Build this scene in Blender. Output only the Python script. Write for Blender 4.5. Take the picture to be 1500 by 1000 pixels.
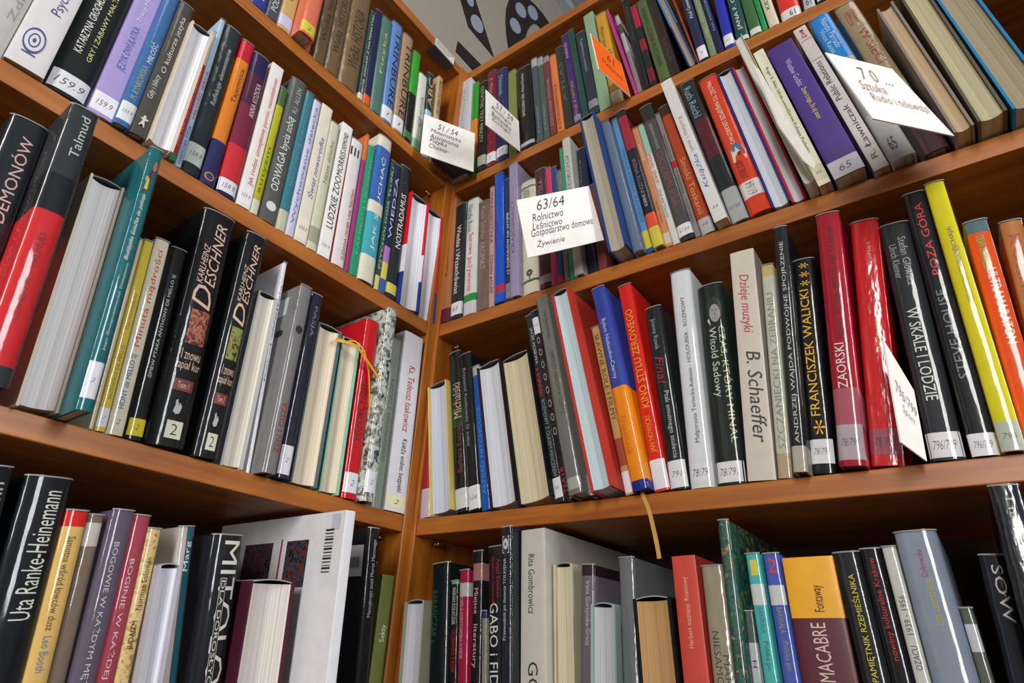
import bpy, bmesh, math, random
from mathutils import Vector, Matrix
S = bpy.context.scene
COL = S.collection
for o in list(bpy.data.objects): bpy.data.objects.remove(o)

# ------------------------------------------------------------------ camera, world, lights, exposure
S.view_settings.view_transform = 'Standard'; S.view_settings.look = 'None'
S.view_settings.gamma = 1.0; S.view_settings.use_curve_mapping = False
S.view_settings.exposure = 0.0
EYE = 1.20                                        # camera height above the floor; bank heights below are measured from the eye
cam_d = bpy.data.cameras.new('camera'); cam = bpy.data.objects.new('camera', cam_d); COL.objects.link(cam)
cam_d.sensor_width = 36; cam_d.lens = 21.1361; cam_d.clip_start = .02; cam_d.clip_end = 50
cam.matrix_world = Matrix([[0.5833763, -0.3987842, -0.7075614, 0.0], [-0.8109233, -0.2371179, -0.5349565, 0.0], [0.0455567, 0.885859, -0.4617124, 0.0], [0.0, 0.0, 0.0, 1.0]])
cam.location = (0, 0, EYE)
S.camera = cam
w = bpy.data.worlds.new('world'); S.world = w; w.use_nodes = True
w.node_tree.nodes['Background'].inputs[0].default_value = (.80, .86, 1, 1)
w.node_tree.nodes['Background'].inputs[1].default_value = .05
def area(name, loc, aim, sx, sy, watts, color):
    l = bpy.data.lights.new(name, 'AREA'); l.shape = 'RECTANGLE'; l.size = sx; l.size_y = sy; l.energy = watts; l.color = color
    o = bpy.data.objects.new(name, l); COL.objects.link(o); o.location = loc
    o.rotation_euler = (Vector(aim) - Vector(loc)).to_track_quat('-Z', 'Y').to_euler()
    return o
area('window_light_left', (-2.356, -0.651, 2.1), (0.524, 0.329, 1.2), 0.5, 2.0, 75, (1, 0.975, 0.94))
area('fill_light_right', (0.273, -2.894, 2.1), (0.271, 0.572, 1.3), 0.6, 1.8, 68, (0.95, 0.97, 1))  # unseen fill lamp, added to brighten the left bookcase
area('ceiling_light', (-0.406, -0.857, 3.6), (0.418, 0.292, 1.2), 1.2, 0.3, 4, (1, 0.95, 0.88))


# ------------------------------------------------------------------ materials
MC = {}
def lin(h):
    c = [int(h[i:i+2], 16)/255 for i in (0, 2, 4)]
    return tuple(x/12.92 if x <= .04045 else ((x+.055)/1.055)**2.4 for x in c) + (1,)
def nt(name):
    m = bpy.data.materials.new(name); m.use_nodes = True; n = m.node_tree
    return m, n, n.nodes['Principled BSDF']
def bump(n, b, scale, strength, dist, stretch=None, detail=3, inp='Normal'):
    t = n.nodes.new('ShaderNodeTexCoord'); k = n.nodes.new('ShaderNodeTexNoise'); k.inputs['Scale'].default_value = scale; k.inputs['Detail'].default_value = detail
    mp = n.nodes.new('ShaderNodeMapping')
    if stretch: mp.inputs['Scale'].default_value = stretch
    n.links.new(t.outputs['Object'], mp.inputs[0]); n.links.new(mp.outputs[0], k.inputs['Vector'])
    bp = n.nodes.new('ShaderNodeBump'); bp.inputs['Strength'].default_value = strength; bp.inputs['Distance'].default_value = dist
    n.links.new(k.outputs['Fac'], bp.inputs['Height']); n.links.new(bp.outputs[0], b.inputs[inp])
def paint(hexc, rough=.42, coat=0.0):
    k = ('p', hexc, rough, coat)
    if k in MC: return MC[k]
    m, n, b = nt('cover_' + hexc)
    t = n.nodes.new('ShaderNodeTexCoord'); nz = n.nodes.new('ShaderNodeTexNoise'); nz.inputs['Scale'].default_value = 60; nz.inputs['Detail'].default_value = 5
    n.links.new(t.outputs['Object'], nz.inputs['Vector'])
    mx = n.nodes.new('ShaderNodeMix'); mx.data_type = 'RGBA'
    c = lin(hexc); mx.inputs[6].default_value = tuple(x*.86 for x in c[:3]) + (1,); mx.inputs[7].default_value = tuple(min(1, x*1.12+.002) for x in c[:3]) + (1,)
    n.links.new(nz.outputs['Fac'], mx.inputs[0]); n.links.new(mx.outputs[2], b.inputs['Base Color'])
    b.inputs['Roughness'].default_value = rough
    b.inputs['Coat Weight'].default_value = coat; b.inputs['Coat Roughness'].default_value = .16
    b.inputs['Specular IOR Level'].default_value = .5 if coat else .15
    bump(n, b, 90, .15, .0005)
    MC[k] = m; return m
def inkm(hexc):
    k = ('i', hexc)
    if k in MC: return MC[k]
    m, n, b = nt('ink_' + hexc); b.inputs['Base Color'].default_value = lin(hexc); b.inputs['Roughness'].default_value = .5
    MC[k] = m; return m
def pagem(hexc):
    k = ('g', hexc)
    if k in MC: return MC[k]
    m, n, b = nt('page_edges_' + hexc)
    t = n.nodes.new('ShaderNodeTexCoord'); mp = n.nodes.new('ShaderNodeMapping'); mp.inputs['Scale'].default_value = (1400, 20, 2.2)
    nz = n.nodes.new('ShaderNodeTexNoise'); nz.inputs['Scale'].default_value = 1; nz.inputs['Detail'].default_value = 2
    n2 = n.nodes.new('ShaderNodeTexNoise'); n2.inputs['Scale'].default_value = 1; n2.inputs['Detail'].default_value = 2
    mp2 = n.nodes.new('ShaderNodeMapping'); mp2.inputs['Scale'].default_value = (260, 10, 1.2)
    n.links.new(t.outputs['Object'], mp.inputs[0]); n.links.new(mp.outputs[0], nz.inputs['Vector'])
    n.links.new(t.outputs['Object'], mp2.inputs[0]); n.links.new(mp2.outputs[0], n2.inputs['Vector'])
    ad = n.nodes.new('ShaderNodeMath'); ad.operation = 'MULTIPLY'; n.links.new(nz.outputs['Fac'], ad.inputs[0]); n.links.new(n2.outputs['Fac'], ad.inputs[1])
    r = n.nodes.new('ShaderNodeValToRGB'); c = lin(hexc)
    r.color_ramp.elements[0].position = .08; r.color_ramp.elements[0].color = tuple(x*.55 for x in c[:3]) + (1,)
    r.color_ramp.elements[1].position = .30; r.color_ramp.elements[1].color = c
    n.links.new(ad.outputs[0], r.inputs[0]); n.links.new(r.outputs[0], b.inputs['Base Color'])
    b.inputs['Roughness'].default_value = .8
    bp = n.nodes.new('ShaderNodeBump'); bp.inputs['Strength'].default_value = .5; bp.inputs['Distance'].default_value = .0004
    n.links.new(ad.outputs[0], bp.inputs['Height']); n.links.new(bp.outputs[0], b.inputs['Normal'])
    MC[k] = m; return m
def filmm(kind):
    k = ('f', kind)
    if k in MC: return MC[k]
    m = bpy.data.materials.new('clear_film_%d' % kind); m.use_nodes = True; n = m.node_tree; n.nodes.clear()
    out = n.nodes.new('ShaderNodeOutputMaterial'); tr = n.nodes.new('ShaderNodeBsdfTransparent'); gl = n.nodes.new('ShaderNodeBsdfGlossy')
    tr.inputs[0].default_value = (.97, .98, .97, 1) if kind < 2 else (.86, .88, .86, 1)
    gl.inputs['Roughness'].default_value = .07 if kind < 2 else .15
    fr = n.nodes.new('ShaderNodeLayerWeight'); pw = n.nodes.new('ShaderNodeMath'); pw.operation = 'POWER'; pw.inputs[1].default_value = 4
    ma = n.nodes.new('ShaderNodeMath'); ma.operation = 'MULTIPLY_ADD'; ma.inputs[1].default_value = .6; ma.inputs[2].default_value = .04 if kind < 2 else .085
    n.links.new(fr.outputs['Facing'], pw.inputs[0]); n.links.new(pw.outputs[0], ma.inputs[0])
    bp = n.nodes.new('ShaderNodeBump'); bp.inputs['Strength'].default_value = .35 if kind < 2 else .8; bp.inputs['Distance'].default_value = .0015
    t = n.nodes.new('ShaderNodeTexCoord'); mp = n.nodes.new('ShaderNodeMapping'); mp.inputs['Scale'].default_value = (1, 1, .35)
    nz = n.nodes.new('ShaderNodeTexNoise'); nz.inputs['Scale'].default_value = 45 if kind < 2 else 95; nz.inputs['Detail'].default_value = 3
    n.links.new(t.outputs['Object'], mp.inputs[0]); n.links.new(mp.outputs[0], nz.inputs['Vector']); n.links.new(nz.outputs['Fac'], bp.inputs['Height'])
    n.links.new(bp.outputs[0], gl.inputs['Normal']); pass
    mx = n.nodes.new('ShaderNodeMixShader'); n.links.new(ma.outputs[0], mx.inputs[0]); n.links.new(tr.outputs[0], mx.inputs[1]); n.links.new(gl.outputs[0], mx.inputs[2])
    n.links.new(mx.outputs[0], out.inputs[0]); MC[k] = m; return m
def printm(kind):
    k = ('r', kind)
    if k in MC: return MC[k]
    m, n, b = nt('printed_picture_%d' % kind)
    t = n.nodes.new('ShaderNodeTexCoord'); nz = n.nodes.new('ShaderNodeTexNoise')
    nz.inputs['Scale'].default_value = {1: 85, 2: 150, 3: 120, 4: 110, 5: 120, 6: 90, 7: 130}[kind]; nz.inputs['Detail'].default_value = 4; nz.inputs['Distortion'].default_value = 1.2
    n.links.new(t.outputs['Object'], nz.inputs['Vector']); r = n.nodes.new('ShaderNodeValToRGB')
    st = {1: ['2c2e2c', '8c9088', 'd4d8cc', 'b0b4a8'], 2: ['2c1210', '8c2c1c', 'c08060', '5c2418'], 3: ['a87c3c', 'dcb878', 'e4c890', 'c09450'],
          4: ['101c3c', '1c6c3c', '18345c', 'a89030'], 5: ['101418', '283c50', '6c3020', '141c20'], 6: ['3c1c20', 'a0706c', 'd0a098', '201418'],
          7: ['241c10', 'a89030', '74a050', '5c3418']}[kind]
    e = r.color_ramp.elements; e[0].position = .36; e[0].color = lin(st[0]); e[1].position = .66; e[1].color = lin(st[3])
    for p_, c_ in ((.46, st[1]), (.56, st[2])): q = e.new(p_); q.color = lin(c_)
    n.links.new(nz.outputs['Fac'], r.inputs[0]); n.links.new(r.outputs[0], b.inputs['Base Color']); b.inputs['Roughness'].default_value = .45
    MC[k] = m; return m
def woodm(axis='x'):
    k = ('w', axis)
    if k in MC: return MC[k]
    m, n, b = nt('orange_beech_' + axis)
    t = n.nodes.new('ShaderNodeTexCoord'); mp = n.nodes.new('ShaderNodeMapping')
    mp.inputs['Scale'].default_value = (2.5, 30, 30) if axis == 'x' else (30, 30, 2.5)
    nz = n.nodes.new('ShaderNodeTexNoise'); nz.inputs['Scale'].default_value = 2.2; nz.inputs['Detail'].default_value = 6; nz.inputs['Distortion'].default_value = .4
    mp2 = n.nodes.new('ShaderNodeMapping'); mp2.inputs['Scale'].default_value = (9, 220, 220) if axis == 'x' else (220, 220, 9)
    n2 = n.nodes.new('ShaderNodeTexNoise'); n2.inputs['Scale'].default_value = 1.5; n2.inputs['Detail'].default_value = 3
    for a, c in ((mp, nz), (mp2, n2)): n.links.new(t.outputs['Object'], a.inputs[0]); n.links.new(a.outputs[0], c.inputs['Vector'])
    r = n.nodes.new('ShaderNodeValToRGB'); e = r.color_ramp.elements
    e[0].position = .3; e[0].color = lin('9a5014'); e[1].position = .72; e[1].color = lin('c87a22')
    n.links.new(nz.outputs['Fac'], r.inputs[0])
    mx = n.nodes.new('ShaderNodeMix'); mx.data_type = 'RGBA'; mx.blend_type = 'MULTIPLY'; mx.inputs[0].default_value = .28
    n.links.new(r.outputs[0], mx.inputs[6]); n.links.new(n2.outputs['Color'], mx.inputs[7]) if False else n.links.new(n2.outputs['Fac'], mx.inputs[7])
    n.links.new(mx.outputs[2], b.inputs['Base Color']); b.inputs['Roughness'].default_value = .42
    b.inputs['Coat Weight'].default_value = .15; b.inputs['Coat Roughness'].default_value = .3
    bp = n.nodes.new('ShaderNodeBump'); bp.inputs['Strength'].default_value = .2; bp.inputs['Distance'].default_value = .0006
    n.links.new(n2.outputs['Fac'], bp.inputs['Height']); n.links.new(bp.outputs[0], b.inputs['Normal'])
    MC[k] = m; return m
def plain(name, hexc, rough=.7, metal=0, nscale=30, ns=.1):
    k = ('q', name)
    if k in MC: return MC[k]
    m, n, b = nt(name); c = lin(hexc)
    t = n.nodes.new('ShaderNodeTexCoord'); nz = n.nodes.new('ShaderNodeTexNoise'); nz.inputs['Scale'].default_value = nscale; nz.inputs['Detail'].default_value = 6
    n.links.new(t.outputs['Object'], nz.inputs['Vector']); mx = n.nodes.new('ShaderNodeMix'); mx.data_type = 'RGBA'
    mx.inputs[6].default_value = tuple(x*(1-ns) for x in c[:3]) + (1,); mx.inputs[7].default_value = tuple(min(1, x*(1+ns)) for x in c[:3]) + (1,)
    n.links.new(nz.outputs['Fac'], mx.inputs[0]); n.links.new(mx.outputs[2], b.inputs['Base Color'])
    b.inputs['Roughness'].default_value = rough; b.inputs['Metallic'].default_value = metal
    bump(n, b, nscale*4, .15, .001)
    MC[k] = m; return m

# ------------------------------------------------------------------ helpers
def link(name, bm_or_me, mats=(), parent=None, smooth=False):
    if isinstance(bm_or_me, bmesh.types.BMesh):
        me = bpy.data.meshes.new(name); bmesh.ops.recalc_face_normals(bm_or_me, faces=bm_or_me.faces); bm_or_me.to_mesh(me); bm_or_me.free()
    else: me = bm_or_me
    for m in mats: me.materials.append(m)
    if smooth:
        for p in me.polygons: p.use_smooth = True
    o = bpy.data.objects.new(name, me); COL.objects.link(o)
    if parent: o.parent = parent
    return o
def thing(name, label, cat, mat, group=None):
    o = bpy.data.objects.new(name, None); o.empty_display_size = .02; COL.objects.link(o); o.matrix_world = mat
    o['label'] = label; o['category'] = cat
    if group: o['group'] = group
    return o
def box(bm, x0, x1, y0, y1, z0, z1, bev=0):
    r = bmesh.ops.create_cube(bm, size=1)['verts']
    for v in r: v.co = Vector(((x0+x1)/2+v.co.x*(x1-x0), (y0+y1)/2+v.co.y*(y1-y0), (z0+z1)/2+v.co.z*(z1-z0)))
    if bev:
        es = list({e for v in r for e in v.link_edges}); bmesh.ops.bevel(bm, geom=es, offset=bev, segments=2, affect='EDGES', profile=.5)
def sweep(bm, prof, zs, mats=None, closed=True):
    """prof: closed outline (x,y); zs: heights; caps at both ends"""
    rings = [[bm.verts.new((x, y, z)) for x, y in prof] for z in zs]
    n = len(prof)
    for i in range(len(zs)-1):
        for j in range(n if closed else n-1):
            f = bm.faces.new((rings[i][j], rings[i][(j+1) % n], rings[i+1][(j+1) % n], rings[i+1][j]))
            if mats: f.material_index = mats[i]
    return rings

# two book banks stand in a square corner: bank frames (x along the shelf to the right, y into the shelf, z up from the eye)
BANK = {'L': Matrix([[1.0, 0.0, 0, 0.58825], [0.0, 1.0, 0, 0.61356], [0, 0, 1, 0], [0, 0, 0, 1]]), 'R': Matrix([[0.0, 1.0, 0, 0.60707], [-1.0, 0.0, 0, 0.61357], [0, 0, 1, 0], [0, 0, 0, 1]])}
for k in BANK: BANK[k].translation.z = EYE
ZS = {'L': [1.068, 0.7689, 0.4639, 0.1619, -0.1428, -0.4479, -0.7531, -1.0582], 'R': [1.065, 0.7636, 0.4668, 0.1598, -0.1445, -0.4496, -0.7548, -1.0599]}      # upper faces of the shelves, top board first
TH = .0220                        # board thickness

# ------------------------------------------------------------------ setting
def plane_box(name, cx, bank, x0, x1, y0, y1, z0, z1, m):
    bm = bmesh.new(); box(bm, x0, x1, y0, y1, z0, z1); o = link(name, bm, [m]); o.matrix_world = bank; o['kind'] = 'structure'; return o
wallm = plain('warm_grey_wall_paint', 'a49c8e', .85, 0, 60, .06); ceilm = plain('ceiling_paint', '8f9298', .9, 0, 40, .04)
WB = BANK['L'].copy()
plane_box('wall_back', 0, WB, -4.0, 3.4, .30, .38, -EYE, 2.585+.1, wallm)
plane_box('wall_left', 0, WB, -4.1, -4.0, -3.4, .38, -EYE, 2.585+.1, wallm)
plane_box('ceiling', 0, WB, -4.0, 3.4, -3.4, .30, 2.585+.055, 2.585+.15, ceilm)
plane_box('trim_1', 0, WB, -4.0, 3.4, .262, .2999, 2.585, 2.585+.0549, plain('cove_paint', 'a9b0b8', .8))
plane_box('floor', 0, WB, -4.0, 3.4, -3.4, .30, -EYE-.06, -EYE, plain('brown_floor', '3c3028', .5))
# painted cut-out letters on the wall above the shelves
def wall_letter(pts, label, dots):
    bm = bmesh.new(); vs = [bm.verts.new((x, .2965, z)) for x, z in pts]; f = bm.faces.new(vs)
    r = bmesh.ops.extrude_face_region(bm, geom=[f]); bmesh.ops.translate(bm, verts=[v for v in r['geom'] if isinstance(v, bmesh.types.BMVert)], vec=(0, .0034, 0))
    bmesh.ops.triangulate(bm, faces=bm.faces)
    o = link('wall_letter', bm, [plain('dark_brown_letter', '241a14', .6)]); o.matrix_world = WB
    o['label'] = label; o['category'] = 'wall decoration'; o['group'] = 'dark letters on the wall above the bookcases'
    for cx, cz, a, b_, ang in dots:
        bm = bmesh.new(); n = 24
        vs = []
        for y in (.2945, .2968):
            vs.append([bm.verts.new((cx+math.cos(ang)*a*math.cos(t)-math.sin(ang)*b_*math.sin(t), y, cz+math.sin(ang)*a*math.cos(t)+math.cos(ang)*b_*math.sin(t))) for t in [2*math.pi*i/n for i in range(n)]])
        bm.faces.new(vs[0]); bm.faces.new(vs[1][::-1])
        for i in range(n): bm.faces.new((vs[0][i], vs[0][(i+1) % n], vs[1][(i+1) % n], vs[1][i]))
        link('dot', bm, [plain('pale_blue_dot', '98a4b4', .7)], o)
wall_letter([(0.261, 1.6745), (0.2579, 1.6255), (0.3617, 1.6283), (0.394, 1.6915)], 'short dark slanted stroke painted low on the wall', [])
wall_letter([(0.2231, 1.9135), (0.2472, 1.869), (0.2977, 1.7906), (0.4314, 1.7911), (0.3152, 1.9487), (0.2848, 1.9882)], 'long dark tapering stroke with pale blue oval dots', [(0.3335, 1.8444, 0.0299, 0.0381, -0.3842), (0.2892, 1.9135, 0.0175, 0.0272, 0.04)])
wall_letter([(0.5488, 2.3034), (0.4908, 2.1785), (0.4784, 2.1065), (0.4794, 2.0407), (0.4914, 1.9732), (0.5132, 1.9028), (0.5792, 2.0008), (0.6008, 2.0822), (0.6137, 2.1464), (0.6312, 2.1936), (0.6547, 2.2353), (0.6799, 2.2584), (0.7175, 2.26), (0.7868, 2.3656), (0.7132, 2.3672), (0.6592, 2.3567), (0.6129, 2.3354)], 'broad dark rounded letter with three pale blue dots', [(0.5628, 2.2017, 0.0294, 0.0452, -0.5154), (0.5353, 2.0755, 0.0293, 0.0419, -0.5141), (0.6409, 2.2826, 0.0296, 0.0463, -0.4969)])

# ------------------------------------------------------------------ bookcases
def bookcase(side, label, x0, x1):
    t = thing('bookcase', label, 'bookcase', BANK[side]); z = ZS[side]; bot = -EYE
    for k, zt in enumerate(z):
        bm = bmesh.new(); box(bm, x0+.0005, x1-.0005, .0, .25, zt-TH, zt, .0012); link('shelf' if k else 'top_board', bm, [woodm('x')], t)
    pt = .0195 if side == 'L' else .016
    for a, b_ in ((x0-pt, x0), (x1, x1+pt)):
        bm = bmesh.new(); box(bm, a, b_, -.0015, .258, bot, z[0]+.0, .0012); link('side_panel', bm, [woodm('z')], t)
    bm = bmesh.new(); box(bm, x0, x1, .2505, .257, bot, z[0]-.001); link('back_panel', bm, [plain('shade_brown_hardboard', '2a170c', .8)], t)  # panel colour darkened to carry the shade inside the shelves
    bm = bmesh.new(); box(bm, x0+.0005, x1-.0005, .012, .030, bot, z[-1]-TH-.0005); link('plinth', bm, [woodm('x')], t)
    xs = (x0, 1), (x1, -1)
    for zt in z[1:4]:
        for x, s in xs:
            for y in (.035, .2):
                bm = bmesh.new(); bmesh.ops.create_cone(bm, cap_ends=True, segments=10, radius1=.0026, radius2=.0022, depth=.012)
                bmesh.ops.create_uvsphere(bm, u_segments=8, v_segments=6, radius=.0034, matrix=Matrix.Translation((0, 0, .006)))
                bmesh.ops.transform(bm, matrix=Matrix.Translation((x+s*.006, y, zt-TH-.0062)) @ Matrix.Rotation(s*math.pi/2, 4, 'Y'), verts=bm.verts)
                link('shelf_pin', bm, [plain('brass_pin', 'b8a070', .3, 1)], t, True)
    return t
LX1, RX0 = 0.0, .0068
bookcase('L', 'orange beech bookcase standing left of the corner', -1.0, LX1)
bookcase('R', 'orange beech bookcase standing right of the corner', RX0, .98)

# ------------------------------------------------------------------ books
TXT = []                                           # (string, italic, colour, placement function, parent, name)
class Prof:
    def __init__(s, w, bulge): s.w = w; s.b = bulge
    def y(s, x):
        q = min(1, abs(2*x/s.w)); return s.b*(1-math.sqrt(max(0, 1-(q*.985)**3.2)))/(1-math.sqrt(1-.985**3.2)) if s.b > 0 else 0
    def pts(s, off=0, n=12, lim=1.0):
        o = []
        for i in range(n+1):
            a = -1+2*i/n; a = math.sin(a*math.pi/2)**1 if True else a
            x = a*s.w/2*lim; o.append((x*(1+2*off/s.w), s.y(x)-off))
        return o
def patch(P, z0, z1, off, name, mats, parent, lim=.98, x0=None, x1=None, shape=None):
    """thin printed patch that follows the spine; x0..x1 are fractions of the width"""
    bm = bmesh.new(); n = 12; a, b_ = (x0, x1) if x0 is not None else (.5-lim/2, .5+lim/2)
    if shape:                                      # polygon in (fraction across, height) given as fan
        vs = [bm.verts.new(((u-.5)*P.w, P.y((u-.5)*P.w)-off, z)) for u, z in shape]; bm.faces.new(vs)
        sub = bmesh.ops.triangulate(bm, faces=bm.faces)
    else:
        g = [[bm.verts.new(((a+(b_-a)*i/n-.5)*P.w, P.y((a+(b_-a)*i/n-.5)*P.w)-off, z)) for i in range(n+1)] for z in (z0, z1)]
        for i in range(n): bm.faces.new((g[0][i], g[0][i+1], g[1][i+1], g[1][i]))
    return link(name, bm, mats, parent, True)
def ell(cx, cz, rx, rz, n=18, ang=0): return [(cx+rx*math.cos(t), cz+rz*math.sin(t)) for t in [2*math.pi*i/n for i in range(n)]]
def text_on(P, s, col, x0, x1, z0, z1, d, parent, name='title', off=.00035):
    TXT.append((s, 'i' in d, col, (P, x0, x1, z0, z1, d[0], off), parent, name))
GN = {'LA': 'top visible shelf of left bookcase', 'LB': 'second shelf of left bookcase', 'LC': 'third shelf of left bookcase', 'LD': 'lowest visible shelf of left bookcase',
      'RA': 'top visible shelf of right bookcase', 'RB': 'second shelf of right bookcase', 'RC': 'third shelf of right bookcase', 'RD': 'lowest visible shelf of right bookcase'}
def book(row, x, tilt, w, h, s, D, desc, col, o):
    side = row[0]; zb = ZS[side]['ABCD'.index(row[1])+1]
    th = math.radians(tilt)
    lift = (w/2)*abs(math.sin(th))+.0003
    M = BANK[side] @ Matrix.Translation((x + math.tan(th)*0, s, zb+lift)) @ Matrix.Rotation(th, 4, 'Y')
    page = o.get('k') == 'p'; wrap = o.get('wrap', 0 if o.get('flat') else 1)
    t = thing('book', desc + ', ' + GN[row], 'book', M, 'books on the ' + GN[row])
    bands = sorted(o.get('bands') or []); cuts = [0.0]; cols = []
    z = 0.0
    for a, b_, c in bands:
        if b_ <= a: continue
        if a > z+1e-4: cuts.append(a); cols.append(col)
        cuts.append(b_); cols.append(c); z = b_
    if z < 1-1e-4: cuts.append(1.0); cols.append(col)
    coat = 0
    names = []; [names.append(c) for c in cols if c not in names]
    mats = [paint(c, .5, 0 if wrap else .1) for c in names]
    mi = [names.index(c) for c in cols]; zs = [c*h for c in cuts]
    if o.get('photo'): mats = [printm(o['photo'])]; mi = [0]*len(mi)
    if page:
        tc = min(.0024, w*.16)
        if o.get('thin'): tc = .0008
        P = Prof(w, 0)
        # cover: two boards and a spine at the back, one shell
        out = [(-w/2, 0), (-w/2+tc, 0), (-w/2+tc, D-tc), (w/2-tc, D-tc), (w/2-tc, 0), (w/2, 0), (w/2, D), (-w/2, D)]
        bm = bmesh.new(); R = sweep(bm, out, zs, mi)
        for r in (R[0], R[-1]):
            for q in ((0, 1, 2, 7), (2, 3, 6, 7), (3, 4, 5, 6)): bm.faces.new([r[i] for i in q])
        cov = link('cover', bm, mats, t)
        pw = w/2-tc-.0002; dz = .0024 if w > .012 else .001; c = min(.0065, .16*w)
        f = [(-pw+2*pw*i/10, .0035+c*(1-(2*i/10-1)**2)) for i in range(11)]
        bm = bmesh.new(); ring = f + [(pw, D-tc-.0005), (-pw, D-tc-.0005)]
        R = sweep(bm, ring, (dz, h-dz)); bm.faces.new(R[0]); bm.faces.new(R[1])
        link('pages', bm, [pagem(o.get('pg', 'e0dccc'))], t)
        if w > .02:                                # head of the cover film folded over the boards
            bm = bmesh.new(); n = 10
            for k_, (r0, r1) in enumerate(((0, .0011),)):
                A = [(-w/2+w*i/n, h-.002+.0030*(1-(2*i/n-1)**2)) for i in range(n+1)]
                va = [bm.verts.new((a, .0026, zz)) for a, zz in A]; vb = [bm.verts.new((a, .0026, zz+.0013)) for a, zz in A]
                vc = [bm.verts.new((a, D*.9, zz+.0013)) for a, zz in A]
                for i in range(n): bm.faces.new((va[i], va[i+1], vb[i+1], vb[i])); bm.faces.new((vb[i], vb[i+1], vc[i+1], vc[i]))
            link('film_edge', bm, [plain('grey_film_fold', '8c9090', .3)], t, True)
    else:
        bul = o.get('bul', (.03 if o.get('flat') else .17)*w)
        P = Prof(w, bul); tc = min(.0022 if wrap else .0007, w*.16)
        fr = P.pts()
        ins = [(x_*(1-2*tc/w), y_+tc) for x_, y_ in fr][::-1]
        out = [(-w/2, D)] + fr + [(w/2, D), (w/2-tc, D)] + ins + [(-w/2+tc, D)]
        bm = bmesh.new(); R = sweep(bm, out, zs, mi)
        n = len(fr)
        for r in (R[0], R[-1]):
            N = len(r)
            for i in range(n+1): 
                a, b_, c_, d_ = r[i], r[i+1], r[N-2-i], r[N-1-i]
                bm.faces.new((a, b_, c_, d_))
        cov = link('cover', bm, mats, t, True)
        bmesh_auto(cov)
        dz = .003 if wrap and w > .012 else .0006
        bm = bmesh.new(); box(bm, -w/2+tc+.0002, w/2-tc-.0002, bul+tc+.0004, D-.003, dz, h-dz)
        link('pages', bm, [pagem('cfc4a8' if wrap else 'c8b48c')], t)
        if wrap:
            bm = bmesh.new(); f2 = P.pts(.0007)
            f2 = [(-w/2-.0003, D*.75)] + f2 + [(w/2+.0003, D*.75)]
            if w < .008: f2 = P.pts(.0005)
            rr = [[bm.verts.new((a, b_, zz)) for a, b_ in f2] for zz in (.0004, h*.33, h*.66, h+.0016)]
            for q in range(3):
                for i in range(len(f2)-1): bm.faces.new((rr[q][i], rr[q][i+1], rr[q+1][i+1], rr[q+1][i]))
            fj = link('film_jacket', bm, [filmm(wrap)], t, True)
            bm = bmesh.new(); f3 = P.pts(.0009)
            ra = [bm.verts.new((a, b_, h+.0001)) for a, b_ in f3]; rb = [bm.verts.new((a, b_, h+.0013)) for a, b_ in f3]; rc = [bm.verts.new((a*.97, b_+.0012, h+.0013)) for a, b_ in f3]
            for i in range(len(f3)-1): bm.faces.new((ra[i], ra[i+1], rb[i+1], rb[i])); bm.faces.new((rb[i], rb[i+1], rc[i+1], rc[i]))
            link('film_edge', bm, [plain('grey_film_fold', '8c9090', .3)], fj, True)
    if o.get('st'):
        s_, f0, f1, c, ink, d = o['st']
        if f1 > f0:
            q = patch(P, f0*h, f1*h, .00018, 'shelf_mark_sticker', [paint(c, .5)], t)
            q['label'] = 'pale paper sticker' if c not in ('d8cc3c', 'e6d42c', 'd6cf80', 'd8d060') else 'yellow paper sticker'
            if s_:
                hh = (f1-f0)*h; m_ = (f0+f1)/2*h
                if d == 'u': text_on(P, s_, ink, .28, .72, m_-hh*.38, m_+hh*.38, 'u', q, 'shelf_mark')
                else:
                    tw = min(.33, .09*len(s_)+.03); th_ = min(hh*.2, w*.17)
                    text_on(P, s_, ink, .5-tw, .5+tw, m_-th_, m_+th_*.9, 'hi', q, 'shelf_mark')
    for i, (s_, c, f0, f1, xc, sz, d) in enumerate(o.get('T', [])):
        text_on(P, s_, c, xc-sz/2, xc+sz/2, f0*h, f1*h, d, t, off=.00035+.00008*i)
    K = lambda name, shape, c, off=.00035, m=None: patch(P, 0, 0, off, name, [m or inkm(c)], t, shape=shape)
    if o.get('eye'):
        for rx, rz, c in ((.3, .016, '474b80'), (.26, .013, 'd9d5d6'), (.16, .009, '474b80'), (.12, .007, 'd9d5d6'), (.05, .003, '474b80')):
            K('eye_emblem', ell(.42, h*.16, rx*.9, rz, 22), c, .00035+.00006*(5-rx*10 if rx < .3 else 1))
        K('eye_emblem', [(.25, h*.075), (.6, h*.075), (.6, h*.083), (.25, h*.083)], '474b80')
    if o.get('fig'):
        K('dancer_emblem', ell(.5, h*.12, .09, .003), 'd8d4c8'); K('dancer_emblem', [(.25, h*.112), (.75, h*.118), (.75, h*.108), (.56, h*.1), (.66, h*.06), (.58, h*.058), (.48, h*.085), (.36, h*.06), (.3, h*.064), (.44, h*.1)], 'd8d4c8')
    if o.get('ring'):
        for r_, c in ((.34, 'c08a40'), (.25, '2a2c5c')): K('ring_emblem', ell(.5, h*.05, r_, r_*w, 20), c, .0003 + (.34-r_)*.002)
    if o.get('dot'): K('white_dot', ell(.5, h*.1, .28, .28*w, 20), 'e0e0e0')
    if o.get('redge'):
        q = patch(P, 0, h, .0002, 'red_edge', [inkm('b02430')], t, x0=.0, x1=.07)
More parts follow.
